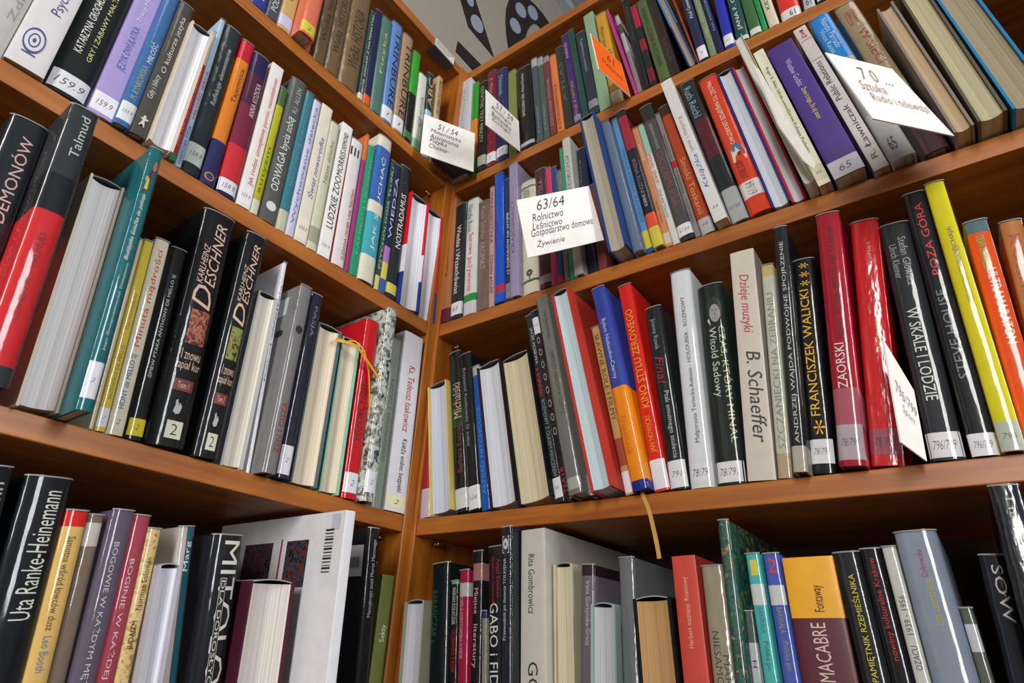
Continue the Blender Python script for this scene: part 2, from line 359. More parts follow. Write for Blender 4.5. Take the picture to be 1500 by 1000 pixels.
    if o.get('monk'):
        K('printed_figure', [(.18, h*.80), (.95, h*.80), (.98, h*.86), (.86, h*.91), (.45, h*.905), (.3, h*.87)], '5c1c24')
        K('printed_figure', [(.25, h*.82), (.52, h*.82), (.50, h*.87), (.32, h*.865)], 'd8b830', .0005)
        K('printed_figure', ell(.68, h*.925, .17, h*.022), 'a87058', .00055); K('printed_figure', ell(.3, h*.865, .12, h*.012), 'c89478', .00056)
        K('printed_figure', [(.56, h*.932), (.62, h*.935), (.62, h*.931), (.56, h*.928)], '4c2c20', .0006); K('printed_figure', [(.72, h*.932), (.78, h*.93), (.78, h*.927), (.72, h*.928)], '4c2c20', .0006)
    if o.get('desch'):
        v = o['desch']
        text_on(P, 'KARLHEINZ', 'e0bfa8', .22, .40, .66*h, .84*h, 'ui', t); text_on(P, 'D', 'e0bfa8', .22, .78, .555*h, .655*h, 'ui', t)
        text_on(P, 'ESCHNER', 'e0bfa8', .44, .78, .66*h, .95*h, 'ui', t)
        patch(P, .40*h, .545*h, .0003, 'printed_picture', [printm(2 if v == 1 else 7)], t, x0=.3, x1=.84)
        text_on(P, 'I znowu', 'e0bfa8', .3, .84, .335*h, .375*h, 'h', t); text_on(P, 'zapiał kur', 'e0bfa8', .2, .9, .285*h, .33*h, 'h', t)
        patch(P, .21*h, .255*h, .0003, 'red_volume_label', [inkm('7c3428')], t, x0=.26, x1=.82); text_on(P, 'Tom %d' % v, 'e6c8b0', .38, .7, .22*h, .245*h, 'h', t, off=.0005)
        K('rooster_emblem', [(.42, h*.13), (.5, h*.12), (.6, h*.125), (.64, h*.15), (.58, h*.165), (.52, h*.158), (.5, h*.178), (.44, h*.17), (.46, h*.155)], 'b8bcc0')
        patch(P, .03*h, .095*h, .0003, 'shelf_mark_sticker', [paint('dedcc4', .5)], t, x0=.34, x1=.78); text_on(P, '2', '15171c', .47, .65, .043*h, .083*h, 'h', t, 'shelf_mark', .0005)
    if o.get('mito'):
        patch(P, .36*h, .83*h, .00048, 'subtitle_frame', [inkm('c8c4b8')], t, x0=.40, x1=.60); patch(P, .363*h, .827*h, .00054, 'subtitle_panel', [inkm('181b22')], t, x0=.415, x1=.585)
        text_on(P, 'DLA DOROSŁYCH', 'dedad0', .44, .56, .40*h, .82*h, 'd', t, off=.00062)
    if o.get('puzzle'):
        pz = lambda cx, cz, r: [(cx-r, cz-r*.9*w), (cx-.3*r, cz-r*w), (cx-.2*r, cz-r*1.6*w), (cx+.2*r, cz-r*1.6*w), (cx+.3*r, cz-r*w), (cx+r, cz-r*w), (cx+r*.9, cz-.2*r*w), (cx+r*1.5, cz), (cx+r*.9, cz+.3*r*w), (cx+r, cz+r*w), (cx+.3*r, cz+r*w), (cx+.2*r, cz+1.6*r*w), (cx-.2*r, cz+1.6*r*w), (cx-.3*r, cz+r*w), (cx-r, cz+r*w), (cx-r*.8, cz+.2*r*w), (cx-r*1.4, cz), (cx-r*.8, cz-.2*r*w)]
        K('puzzle_piece_emblem', pz(.5, h*.745, .24), '1c1a18')
        side_poly(t, -w/2-.0006, [(.02, h*.84), (.045, h*.84), (.045, h*.95), (.02, h*.95)], 'shelf_mark_sticker', paint('c8ccd0', .4))
        side_poly(t, -w/2-.0006, [(.02, h*.72), (.03, h*.715), (.036, h*.73), (.034, h*.75), (.026, h*.76), (.02, h*.745)], 'puzzle_piece_emblem', inkm('1c1a18'))
    if o.get('patch'): K('oval_stamp', ell(.42, h*.27, .26, h*.06, 20), '8c8474'); text_on(P, 'DIVA', '3c3830', .32, .5, h*.23, h*.31, 'u', t, off=.0006)
    if o.get('teal'): patch(P, 0, h, .0003, 'teal_stripe', [paint('1c5c6c')], t, x0=.5, x1=.97)
    if o.get('portrait'):
        K('printed_portrait', ell(.6, h*.86, .33, h*.062, 20), '0c1210', .00030)
        K('printed_portrait', ell(.62, h*.835, .2, h*.05, 20), '9c9c98', .00036); K('printed_portrait', [(.3, h*.80), (.42, h*.77), (.38, h*.81)], 'd0d0cc', .0004)
        K('printed_portrait', [(.4, h*.87), (.5, h*.905), (.75, h*.90), (.86, h*.86), (.8, h*.9), (.66, h*.93), (.46, h*.92)], '14140f', .00042)
        for ex in (.55, .72): K('printed_portrait', ell(ex, h*.852, .06, h*.0028, 10), '4a4a46', .00044)
        K('printed_portrait', [(.62, h*.845), (.66, h*.82), (.6, h*.82)], '6c6c68', .00044); K('printed_portrait', ell(.63, h*.808, .07, h*.0018, 10), '5a5650', .00044)
    if o.get('tree'):
        for q in range(7):
            a = q*.9; K('tree_emblem', ell(.5+.12*math.cos(a), h*(.165+.018*math.sin(a)), .08, h*.012, 9), '55504a', .0003+.00002*q)
        K('tree_emblem', [(.47, h*.11), (.53, h*.11), (.52, h*.16), (.48, h*.16)], '55504a')
    if o.get('oval'):
        K('white_frame', [(.2, h*.895), (.8, h*.895), (.8, h*.965), (.2, h*.965)], 'b8bcc4', .0003); K('white_frame', [(.26, h*.899), (.74, h*.899), (.74, h*.961), (.26, h*.961)], '161c28', .00036)
        K('oval_emblem', ell(.5, h*.932, .22, h*.022, 20), 'c8ccd0', .00042); K('oval_emblem', [(.4, h*.922), (.6, h*.93), (.42, h*.942)], '3c4048', .00048)
    if o.get('lines'):
        for zz in (.895, .74): patch(P, zz*h, (zz+.004)*h, .0003, 'red_line', [inkm('c07068')], t, x0=.1, x1=.95)
        K('red_emblem', [(.3, h*.92), (.75, h*.915), (.62, h*.95), (.7, h*.975), (.5, h*.96), (.36, h*.975), (.46, h*.95)], 'b05c58'); K('red_emblem', [(.42, h*.925), (.6, h*.923), (.52, h*.945)], 'cbc5c0', .0005)
    if o.get('dog'):
        K('dog_photo', [(.2, h*.34), (.85, h*.34), (.95, h*.4), (.8, h*.43), (.5, h*.44), (.25, h*.42)], 'd8ccc0'); K('dog_photo', ell(.6, h*.385, .1, h*.012), '3c2c28', .0005); K('dog_photo', [(.3, h*.41), (.85, h*.405), (.75, h*.45), (.5, h*.458), (.34, h*.445)], '3c6c94', .0005)
    if o.get('pics'):
        X = -w/2-.0006
        side_poly(t, X, [(.125, h*.72), (.182, h*.72), (.182, h*.90), (.125, h*.90)], 'printed_picture', printm(5)); side_poly(t, X, [(.058, h*.72), (.098, h*.72), (.098, h*.90), (.058, h*.90)], 'printed_picture', printm(5))
        side_poly(t, X, [(.107, h*.71), (.1095, h*.71), (.1095, h*.91), (.107, h*.91)], 'red_line', inkm('b01c24'))
        for q in range(14):
            a = .77+.012*q; side_poly(t, X, [(.016, h*a), (.03, h*a), (.03, h*(a+(.004, .007, .003)[q % 3])), (.016, h*(a+(.004, .007, .003)[q % 3]))], 'barcode_line', inkm('1c1c20'))
        side_poly(t, X+.0002, [(.008, h*.93), (.022, h*.93), (.022, h*.99), (.008, h*.99)], 'pale_sticker', paint('c4c4d4', .4))
    if o.get('bar'):
        X = -w/2-.0010; side_poly(t, X, [(.006, h*.80), (.055, h*.80), (.055, h*.93), (.006, h*.93)], 'barcode_sticker', paint('dcdce0', .4))
        for q in range(16): side_poly(t, X-.0003, [(.012+.0025*q, h*.835), (.0132+.0025*q, h*.835), (.0132+.0025*q, h*.88), (.012+.0025*q, h*.88)], 'barcode_line', inkm('1c1c20'))
    return t
def side_poly(t, X, pts, name, m):
    bm = bmesh.new(); bm.faces.new([bm.verts.new((X, y, z)) for y, z in pts]); link(name, bm, [m], t)
def bmesh_auto(o):
    me = o.data; bm = bmesh.new(); bm.from_mesh(me)
    for e in bm.edges:
        if len(e.link_faces) == 2 and e.calc_face_angle(0) > .6: e.smooth = False
    bm.to_mesh(me); bm.free()

BOOKS = [
('LA', -0.4108, -3.31, 0.0142, 0.21, 0.0, 0.13, 'indigo book with scratched white spine', '1d2450', {'T': [('SŁOWNIK', 'ece9e4', 0.1, 0.6, 0.5, 0.5, 'u')]}),
('LA', -0.3914, -3.22, 0.024, 0.21, 0.0, 0.13, 'bright royal blue book with white lettering', '2b3f9c', {'T': [('Historia filozofii', 'ece9e4', 0.08, 0.6, 0.5, 0.5, 'u')]}),
('LA', -0.3701, -3.06, 0.0179, 0.21, 0.0, 0.13, 'slate grey book with crinkled white lettering', '4a5058', {'T': [('PODSTAWY WIEDZY', 'dddddd', 0.08, 0.7, 0.5, 0.5, 'u')]}),
('LA', -0.3496, -2.83, 0.0225, 0.2, 0.0, 0.124, 'pale tan book with lavender sticker', 'c9a869', {'st': ('', 0.03, 0.14, 'c9c9e6', '333344', 'h'), 'T': [('Wstęp do nauki', '7a6030', 0.3, 0.8, 0.5, 0.4, 'u')]}),
('LA', -0.3092, -1.85, 0.0075, 0.2, 0.0, 0.124, 'narrow rust brown book', '9c5a40', {}),
('LA', -0.3256, -2.53, 0.0246, 0.2, -0.022, 0.124, 'salmon orange book jutting out, yellow sticker', 'e0765a', {'st': ('2', 0.02, 0.12, 'd8cc3c', '333344', 'h')}),
('LA', -0.2885, -3.22, 0.02, 0.22, 0.0, 0.136, 'kraft brown volume nearest the salmon book', '8a6a45', {'wrap': 2, 'T': [('Wielka historia', '3a2c1c', 0.2, 0.8, 0.5, 0.45, 'u')]}),
('LA', -0.2651, -3.3, 0.0253, 0.22, 0.0, 0.136, 'middle kraft brown volume with crinkled film', '8c6c48', {'wrap': 2, 'T': [('Wielka HISTORIA', '3a2c1c', 0.2, 0.8, 0.5, 0.45, 'u')]}),
('LA', -0.2323, -3.4, 0.0388, 0.22, 0.0, 0.136, 'widest kraft brown volume of the set', '8c6e4a', {'wrap': 2, 'T': [('Wielka HISTORIA', '3a2c1c', 0.2, 0.8, 0.5, 0.5, 'u')]}),
('LA', -0.2072, -3.63, 0.0091, 0.2, 0.0, 0.124, 'thin dark teal book with cream capitals', '24474a', {'T': [('ZBIÓR ZADAŃ Z MATEMATYKI', 'e0dfc0', 0.03, 0.97, 0.5, 0.6, 'u')], 'bands': [(0, 0.06, 'd8d4c0')]}),
('LA', -0.1948, -3.66, 0.0145, 0.2171, 0.0, 0.135, 'navy book with small orange base', '20264f', {'bands': [(0, 0.09, 'e0642a')]}),
('LA', -0.1752, -3.69, 0.0237, 0.2182, 0.0, 0.135, 'sea green book with yellow streak', '557a70', {'T': [('Fizyka', 'c9cf80', 0.4, 0.85, 0.5, 0.3, 'u')]}),
('LA', -0.1504, -3.74, 0.0246, 0.2324, 0.0, 0.144, 'light blue book with black capitals', '5f86c4', {'st': ('1', 0.02, 0.14, 'e9e7ee', '333344', 'h'), 'T': [('TRINBURE', '182040', 0.15, 0.92, 0.6, 0.5, 'd')]}),
('LA', -0.1244, -3.33, 0.0256, 0.2312, 0.0, 0.143, 'tan twin of the light blue book', 'a98a68', {'st': ('1', 0.02, 0.14, 'e9e7ee', '333344', 'h'), 'T': [('TRINBURE', '201814', 0.15, 0.92, 0.6, 0.5, 'd')]}),
('LA', -0.1019, -2.6, 0.0185, 0.214, 0.0, 0.133, 'half bright green, half black book', '141a16', {'bands': [(0.52, 1, '3aa02c')], 'st': ('', 0.03, 0.1, '3d7a48', '333344', 'h')}),
('LA', -0.0794, -3.19, 0.0218, 0.1776, 0.0, 0.11, 'white book with green base', 'dcdcd0', {'bands': [(0, 0.12, '7fb08a')], 'T': [('Chemia', '888888', 0.3, 0.7, 0.5, 0.4, 'u')]}),
('LA', -0.0545, -5.02, 0.0158, 0.1982, 0.0, 0.123, 'half dark, half light blue book', 'a5c8da', {'bands': [(0.55, 1, '2c3240')], 'T': [('ABC', 'd0c060', 0.6, 0.95, 0.5, 0.7, 'u')]}),
('LA', -0.0396, -2.04, 0.013, 0.2152, 0.0, 0.133, 'narrow tan book by the corner panel', 'c7a884', {'T': [('OD ZERA DO ATOMU', '40301c', 0.55, 0.97, 0.5, 0.6, 'u')]}),
('LB', -0.587, -2.61, 0.0244, 0.21, 0.0, 0.13, 'pale grey book cut by the photo edge', 'c5c3bf', {'T': [('Zdrowie', 'a09e9c', 0.2, 0.6, 0.7, 0.25, 'u')]}),
('LB', -0.5586, -2.6, 0.0316, 0.21, -0.005, 0.13, 'wide white book with blue eye emblem', 'd9d5d6', {'flat': 1, 'T': [('Psychologia społeczna', '474b80', 0.36, 0.98, 0.62, 0.36, 'u')], 'eye': 1}),
('LB', -0.5231, -2.58, 0.0388, 0.21, 0.0, 0.13, 'wide black book with white and yellow capitals', '141c1a', {'st': ('159.9', 0.02, 0.13, 'e9e7ee', '333344', 'h'), 'T': [('KATARZYNA GROCHOLA', 'ece9e4', 0.27, 0.7, 0.35, 0.18, 'u'), ('GRY I ZABAWY MAŁŻEŃSKIE', 'd8d890', 0.25, 0.85, 0.62, 0.156, 'u')]}),
('LB', -0.4922, -2.56, 0.0225, 0.2, -0.003, 0.124, 'lavender book with violet capitals', 'a394cc', {'flat': 1, 'st': ('159.9', 0.02, 0.14, 'e9e7ee', '333344', 'h'), 'T': [('JĘZYK DWULATKA', '5a66b8', 0.33, 0.66, 0.55, 0.42, 'u'), ('Tracy Hogg', 'dcd6ee', 0.7, 0.95, 0.5, 0.264, 'u')]}),
('LB', -0.4733, -2.54, 0.0147, 0.205, -0.01, 0.127, 'medium blue book with pale lettering', '3f6ea6', {'st': ('159.9', 0.03, 0.15, 'e9e7ee', '333344', 'h'), 'T': [('MIŁOŚĆ', 'd8e4ee', 0.45, 0.6, 0.55, 0.5, 'u'), ('M. RYNKOWSKA', 'a8b088', 0.18, 0.42, 0.5, 0.42, 'u')]}),
('LB', -0.4573, -2.53, 0.0166, 0.205, -0.01, 0.127, 'dark grey book with small ballerina emblem', '4b4a46', {'T': [('Gdy i bliscy', 'd8d4c8', 0.25, 0.42, 0.4, 0.42, 'u'), ('O kulturze jezyka', 'd8d4c8', 0.45, 0.9, 0.6, 0.4, 'u')], 'fig': 1}),
('LB', -0.4359, -2.53, 0.0254, 0.185, -0.016, 0.115, 'book turned fore-edge out, white pages', 'd9cdb8', {'k': 'p', 'pg': 'e6e6ea'}),
('LB', -0.4184, -2.94, 0.0061, 0.205, -0.005, 0.127, 'red book with cream head, tight against pages', 'b4202c', {'bands': [(0, 0.05, '2f7a50'), (0.72, 1, 'c9bcae')], 'T': [('Jak nie stracić dziecka', 'e07c7c', 0.1, 0.68, 0.5, 0.6, 'u')]}),
('LB', -0.4093, -3.36, 0.0062, 0.2384, 0.0, 0.148, 'pale blue book with red and blue capitals', 'a9c4dc', {'T': [('HARMONIA ZYCIA', '3a3f88', 0.02, 0.25, 0.5, 0.6, 'u'), ('MIŁOŚĆ SERCA', 'c0304a', 0.3, 0.62, 0.5, 0.6, 'u')]}),
('LB', -0.3954, -2.97, 0.0203, 0.2376, 0.0, 0.147, 'charcoal green book in wrinkled film', '27343a', {'wrap': 2, 'st': ('159.9', 0.06, 0.18, 'dfe8e2', '333344', 'h'), 'T': [('Refleksje elementarne', 'e0e6e6', 0.45, 0.85, 0.6, 0.36, 'u')]}),
('LB', -0.375, -2.5, 0.0169, 0.2361, 0.0, 0.146, 'book fading from red to orange to navy', '2a2c5c', {'bands': [(0.28, 0.86, 'e08224'), (0.86, 1, 'c81c38')], 'T': [('Tajemnica', '5a3010', 0.55, 0.8, 0.6, 0.42, 'u')], 'ring': 1}),
('LB', -0.3512, -3.25, 0.0236, 0.2322, 0.0, 0.144, 'dark blue book turning red at the base', '281f50', {'bands': [(0.09, 0.33, 'cf2f3a'), (0.33, 0.62, '7c2440'), (0.62, 0.85, '52203c')], 'st': ('159.9', 0.02, 0.1, 'e9e7ee', '333344', 'h'), 'T': [('ANNA KOZICKA', 'e6d8dc', 0.55, 0.8, 0.7, 0.3, 'u')]}),
('LB', -0.3289, -2.94, 0.0174, 0.2394, 0.0, 0.148, 'white book with red lettering', 'e6e2dc', {'flat': 1, 'st': ('159.9', 0.02, 0.12, 'e9e7ee', '333344', 'h'), 'T': [('Jak rodzic umiejętnie pomóc nastolatkowi', 'c8442c', 0.14, 0.9, 0.6, 0.42, 'u')]}),
('LB', -0.3141, -2.65, 0.0104, 0.2106, 0.0, 0.131, 'slim yellow-green book', 'b8b428', {'bands': [(0, 0.1, 'd8d6c0'), (0.85, 1, '4d6b3a')], 'T': [('autyzm', '5b6a20', 0.15, 0.5, 0.5, 0.5, 'u')]}),
('LB', -0.2948, -2.62, 0.0244, 0.2426, 0.0, 0.15, 'grey book with bold white italic title', '5b5d5c', {'T': [('ODWAGA bycia sobą', 'ece9e4', 0.2, 0.72, 0.5, 0.55, 'u'), ('R.J. ALLEN', 'c0c0c0', 0.76, 0.95, 0.6, 0.36, 'u')], 'dot': 1}),
('LB', -0.2755, -2.59, 0.0132, 0.2386, 0.0, 0.148, 'plain steel teal book', '3c7d8c', {'bands': [(0, 0.13, 'c6c8b0')], 'T': [('ROZWÓJ PAMIĘCI', '5a9cac', 0.3, 0.9, 0.5, 0.4, 'u')]}),
('LB', -0.2622, -2.61, 0.0124, 0.2357, 0.0, 0.146, 'lilac-white book with faint blue script', 'cfd0e6', {'T': [('Wychowanie dziecka', '6c74b4', 0.08, 0.95, 0.5, 0.45, 'u')]}),
('LB', -0.2463, -2.42, 0.0182, 0.2409, 0.0, 0.149, 'ivory book with blue script title', 'e2d9c8', {'flat': 1, 'st': ('159.9', 0.02, 0.16, 'e6e0d0', '333344', 'h'), 'T': [('Świat noworodka', '3c5c9c', 0.3, 0.75, 0.5, 0.5, 'ui')]}),
('LB', -0.2276, -2.59, 0.0171, 0.2232, 0.0, 0.138, 'cream book with faint greenish lettering', 'd6d3bd', {'st': ('', 0.05, 0.16, 'aaa890', '333344', 'h'), 'T': [('Nasze dziecko', '8c9070', 0.5, 0.85, 0.5, 0.36, 'u')]}),
('LB', -0.2082, -2.27, 0.0194, 0.2379, 0.0, 0.147, 'white book with bold black serif title', 'eceae6', {'flat': 1, 'st': ('159.9', 0.02, 0.13, 'eceae6', '333344', 'h'), 'T': [('LUDZKIE ZOO', '15171c', 0.2, 0.58, 0.5, 0.55, 'u'), ('MORRIS', '3c4a48', 0.59, 0.78, 0.5, 0.5, 'u'), ('DESMOND', '3c4a48', 0.79, 0.93, 0.5, 0.4, 'u')]}),
('LB', -0.1839, -2.76, 0.0244, 0.2248, 0.0, 0.139, 'white book with barcode head and red lettering', 'e6e1e0', {'redge': 1, 'T': [('ZUZANNA CELMER * MAŁŻEŃSTWO', 'c02c34', 0.05, 0.6, 0.7, 0.3, 'u'), ('III', '222222', 0.86, 0.93, 0.4, 0.6, 'h')]}),
('LB', -0.1674, -2.72, 0.0067, 0.2504, 0.0, 0.155, 'thin orange and purple book', '9c3c78', {'bands': [(0.8, 1, 'd4743c')]}),
('LB', -0.1561, -2.72, 0.015, 0.2361, 0.0, 0.146, 'jade green book', '2b9a70', {'T': [('PAMIĘĆ I UCZENIE', '78c8a4', 0.15, 0.9, 0.5, 0.4, 'u')]}),
('LB', -0.134, -2.72, 0.0284, 0.27, -0.004, 0.165, 'cream book with blue and aqua panels', 'e0dac8', {'bands': [(0.16, 0.44, '48a8b8'), (0.52, 0.92, '3868b0')], 'T': [('JAK SŁUCHAĆ', 'e8e8e8', 0.2, 0.85, 0.5, 0.36, 'u')]}),
('LB', -0.1122, -2.24, 0.0094, 0.2419, 0.0, 0.15, 'thin dark green book with yellow label', '2c4c44', {'st': ('', 0.0, 0.1, 'd6cf80', '333344', 'h'), 'T': [('PSYCHOLOGIA TŁUMU', 'a8c0b4', 0.15, 0.95, 0.5, 0.5, 'u')]}),
('LB', -0.1006, -2.31, 0.0123, 0.2419, 0.0, 0.15, 'thin navy book with rainbow foot', '1c2850', {'bands': [(0, 0.1, '3c5ca8'), (0.1, 0.22, 'd8cc60'), (0.22, 0.34, 'b078c0')], 'T': [('WIEDZA', 'c8d0e8', 0.4, 0.9, 0.5, 0.5, 'u')]}),
('LB', -0.0824, -2.31, 0.0233, 0.2514, 0.0, 0.156, 'charcoal book with wide spaced white capitals', '26292c', {'st': ('', 0.03, 0.1, 'd8d060', '333344', 'h'), 'T': [('NOSTRADAMUS', 'ece9e4', 0.36, 0.78, 0.5, 0.45, 'u')]}),
('LB', -0.0496, -2.32, 0.0413, 0.21, -0.005, 0.13, 'red, white and blue book turned fore-edge out', 'd01c28', {'k': 'p', 'pg': 'e6e6ec', 'bands': [(0, 0.26, '24408c'), (0.26, 0.5, 'e6e6ea')]}),
('LB', -0.0087, -2.58, 0.0378, 0.208, -0.003, 0.129, 'shorter red and blue fore-edge-out book by panel', 'd01c28', {'k': 'p', 'pg': 'e6e6ec', 'bands': [(0, 0.26, '24408c')]}),
('LC', -0.5111, -5.27, 0.0295, 0.2563, 0.0, 0.159, 'black book with pink serif capitals at edge', '22262b', {'T': [('ANIOŁÓW I DEMONÓW', 'd8aaa8', 0.2, 0.93, 0.55, 0.396, 'u')]}),
('LC', -0.4836, -5.44, 0.0231, 0.2708, -0.042, 0.165, 'tall grey-black book with broad red lower band', '33383c', {'bands': [(0.06, 0.58, 'd42a30'), (0.58, 0.72, '1e2226')], 'T': [('Talmud', 'c4ccc8', 0.8, 0.97, 0.6, 0.33, 'u'), ('COHEN A. - TALMUD', '7c1418', 0.2, 0.5, 0.5, 0.24, 'u')]}),
('LC', -0.4415, -5.47, 0.0307, 0.2342, -0.01, 0.145, 'thick book turned fore-edge out, black head', 'e3d9c2', {'k': 'p', 'pg': 'ece8e6'}),
('LC', -0.4199, -5.32, 0.0117, 0.2719, -0.047, 0.165, 'teal book with small portrait of a robed man', '1c6a72', {'st': ('2', 0.04, 0.16, 'e9e7ee', '333344', 'h'), 'T': [('Buddyjska ścieżka do pokoju', 'ece9e4', 0.53, 0.8, 0.42, 0.4, 'ui'), ('Jego Świątobliwość Dalajlama', 'c8dcd8', 0.2, 0.52, 0.6, 0.264, 'u')], 'monk': 1}),
('LC', -0.3958, -5.61, 0.0032, 0.1984, 0.0, 0.123, 'thin bare cream paper-backed book', 'cfc5ac', {}),
('LC', -0.3882, -5.59, 0.0086, 0.2009, 0.0, 0.125, 'narrow yellow book with orange lettering', 'dcc445', {'st': ('2', 0.02, 0.11, 'e9e7ee', '333344', 'h'), 'T': [('Śpiewające', 'd07030', 0.5, 0.7, 0.5, 0.5, 'u'), ('ANTHONY DE MELLO', '8c7c30', 0.15, 0.42, 0.6, 0.36, 'u')]}),
('LC', -0.3755, -5.6, 0.0143, 0.2094, 0.0, 0.13, 'cream book with fat red and blue lettering', 'e4dcc4', {'st': ('2', 0.02, 0.1, 'e4dcc4', '333344', 'h'), 'T': [('Minuta mądrości', 'd8404c', 0.42, 0.94, 0.5, 0.5, 'u'), ('HONY de MELLO SJ', '2068b0', 0.12, 0.38, 0.5, 0.42, 'u')]}),
('LC', -0.3583, -5.37, 0.015, 0.2087, 0.0, 0.129, 'slim glossy black book with yellow sticker', '14161a', {'st': ('2', 0.02, 0.1, 'e6d42c', '333344', 'h'), 'T': [('ŚPIEW PTAKA ANTHONY DE MELLO SJ', 'd8dcd8', 0.3, 0.85, 0.5, 0.336, 'u')]}),
('LC', -0.3308, -4.51, 0.0364, 0.2699, -0.008, 0.165, 'thick black hardback with cream name, wider twin', '14161a', {'desch': 1}),
('LC', -0.2907, -3.03, 0.0246, 0.271, -0.008, 0.165, 'thick black hardback with cream name, narrower twin', '14161a', {'desch': 2}),
('LC', -0.2567, -2.87, 0.0261, 0.2113, 0.002, 0.131, 'small cream book turned fore-edge out in film', 'b9bcbc', {'k': 'p', 'pg': 'e9e3d2'}),
('LC', -0.2353, -4.3, 0.0045, 0.2664, 0.005, 0.165, 'tall white book behind the small cream book', 'e6e4ea', {'T': [('Karol Wojtyla', '555566', 0.4, 0.88, 0.5, 0.5, 'u')]}),
('LC', -0.2232, -2.0, 0.0164, 0.2349, -0.018, 0.146, 'grey gradient book with black puzzle piece', '7d7a7c', {'T': [('ZEN I CISZA', 'a02028', 0.1, 0.35, 0.6, 0.4, 'u')], 'puzzle': 1}),
('LC', -0.2019, -2.02, 0.0158, 0.236, -0.012, 0.146, 'narrow ink blue book in film', '262836', {'st': ('2', 0.02, 0.16, 'e9e7ee', '333344', 'h'), 'T': [('PASJA', '7c8498', 0.75, 0.93, 0.5, 0.4, 'd')]}),
('LC', -0.1698, -2.32, 0.0369, 0.2061, -0.006, 0.128, 'cream-paged book fore-edge out, grey boards', '5c6e74', {'k': 'p', 'pg': 'e8d9bf'}),
('LC', -0.1301, -2.55, 0.0297, 0.206, -0.002, 0.128, 'cream-paged book with mint boards and ribbon', '8cccb0', {'k': 'p', 'pg': 'e8d9bf'}),
('LC', -0.0988, -2.38, 0.0227, 0.2497, -0.004, 0.155, 'red book with black capitals', 'c8141e', {'st': ('2', 0.03, 0.13, 'e9e7ee', '333344', 'h'), 'bands': [(0, 0.03, 'c8141e')], 'T': [('EGZORCYZMY', '4c0a10', 0.3, 0.62, 0.4, 0.5, 'u')]}),
('LC', -0.0781, -1.93, 0.0181, 0.2755, -0.016, 0.165, 'tall black and white photo-printed book', 'b8bcb2', {'photo': 1, 'st': ('2', 0.04, 0.14, 'e9e7ee', '333344', 'h')}),
('LC', -0.0473, -1.55, 0.0178, 0.2453, 0.003, 0.152, 'slim grey-green book', '98a292', {'T': [('WSPOMNIENIA Z DALEKA', '6c7868', 0.25, 0.75, 0.5, 0.36, 'u')]}),
('LC', -0.0191, -1.52, 0.0378, 0.2656, -0.002, 0.165, 'white book with red and black bold lettering', 'd9d9df', {'flat': 1, 'T': [('Ks. Tadeusz Isakowicz', 'c02838', 0.42, 0.8, 0.55, 0.336, 'd'), ('Księża wobec bezpieki', '26282c', 0.1, 0.38, 0.55, 0.336, 'd')], 'st': ('2', 0.02, 0.08, 'e6e0b8', '333344', 'h')}),
('LD', -0.4123, -8.58, 0.0269, 0.2577, 0.0, 0.16, 'black book with white surname at edge', '131720', {'T': [('Heinemann', 'c8c8c4', 0.678, 0.953, 0.65, 0.42, 'u')]}),
('LD', -0.3814, -6.43, 0.0337, 0.2571, 0.0, 0.159, 'wide black book with white author name', '10151c', {'T': [('Uta Ranke-Heinemann', 'dcdcd4', 0.573, 0.959, 0.6, 0.42, 'u')], 'patch': 1}),
('LD', -0.3558, -6.27, 0.0167, 0.2358, 0.0, 0.146, 'cream book with red head', 'e0b86c', {'bands': [(0.945, 1.0, 'd8241c')], 'T': [('Samotna wśród łowców dusz', '6c4c2c', 0.606, 0.912, 0.5, 0.36, 'd'), ('Leo Booth', '7888a0', 0.48, 0.589, 0.5, 0.36, 'd')]}),
('LD', -0.3407, -6.09, 0.0127, 0.2355, 0.003, 0.146, 'taupe book with pale label at head', '7c6c60', {'st': ('', 0.89, 0.973, 'c8c0b8', '333344', 'h')}),
('LD', -0.325, -5.17, 0.0179, 0.2424, -0.003, 0.15, 'grey-mauve book with pale capitals', '62586c', {'T': [('BOGOWIE W KAŻDYM MĘŻCZYŹNIE', 'cfc8c4', 0.272, 0.888, 0.5, 0.38, 'd')]}),
('LD', -0.3078, -5.18, 0.0156, 0.2414, 0.0, 0.15, 'rose pink twin of the mauve book', 'ac4456', {'T': [('BOGINIE W KAŻDEJ KOBIECIE', 'd8c8c8', 0.246, 0.844, 0.5, 0.4, 'd')]}),
('LD', -0.2936, -5.2, 0.0118, 0.2322, 0.0, 0.144, 'marbled yellow book with black lettering', 'dcb878', {'T': [('Norman Solomon', '3c2c14', 0.702, 0.892, 0.5, 0.4, 'u'), ('JUDAIZM', '2c1c0c', 0.567, 0.664, 0.5, 0.5, 'u')], 'photo': 3}),
('LD', -0.2708, -6.81, 0.0214, 0.202, -0.008, 0.125, 'white-paged book fore-edge out in clear film', 'b8b6be', {'k': 'p', 'pg': 'dcdce6'}),
('LD', -0.2415, -9.76, 0.0147, 0.2421, 0.006, 0.15, 'dark teal striped book above white pages', 'c2b6b0', {'T': [('Marg', 'ece9e4', 0.831, 0.944, 0.7, 0.4, 'u')], 'teal': 1}),
('LD', -0.2172, -6.33, 0.0326, 0.2371, -0.006, 0.147, 'black book with very large white serif capitals', '181b22', {'mito': 1, 'T': [('MITOLOGIA', 'dedad0', 0.175, 0.978, 0.62, 0.52, 'd')]}),
('LD', -0.1743, -4.52, 0.0521, 0.1978, -0.018, 0.123, 'thick white-paged book with maroon boards', '4a1a2c', {'k': 'p', 'pg': 'ded4cc'}),
('LD', -0.13, -3.63, 0.013, 0.2757, -0.07, 0.245, 'very tall white picture book with barcode', 'e4e4e8', {'flat': 1, 'pics': 1}),
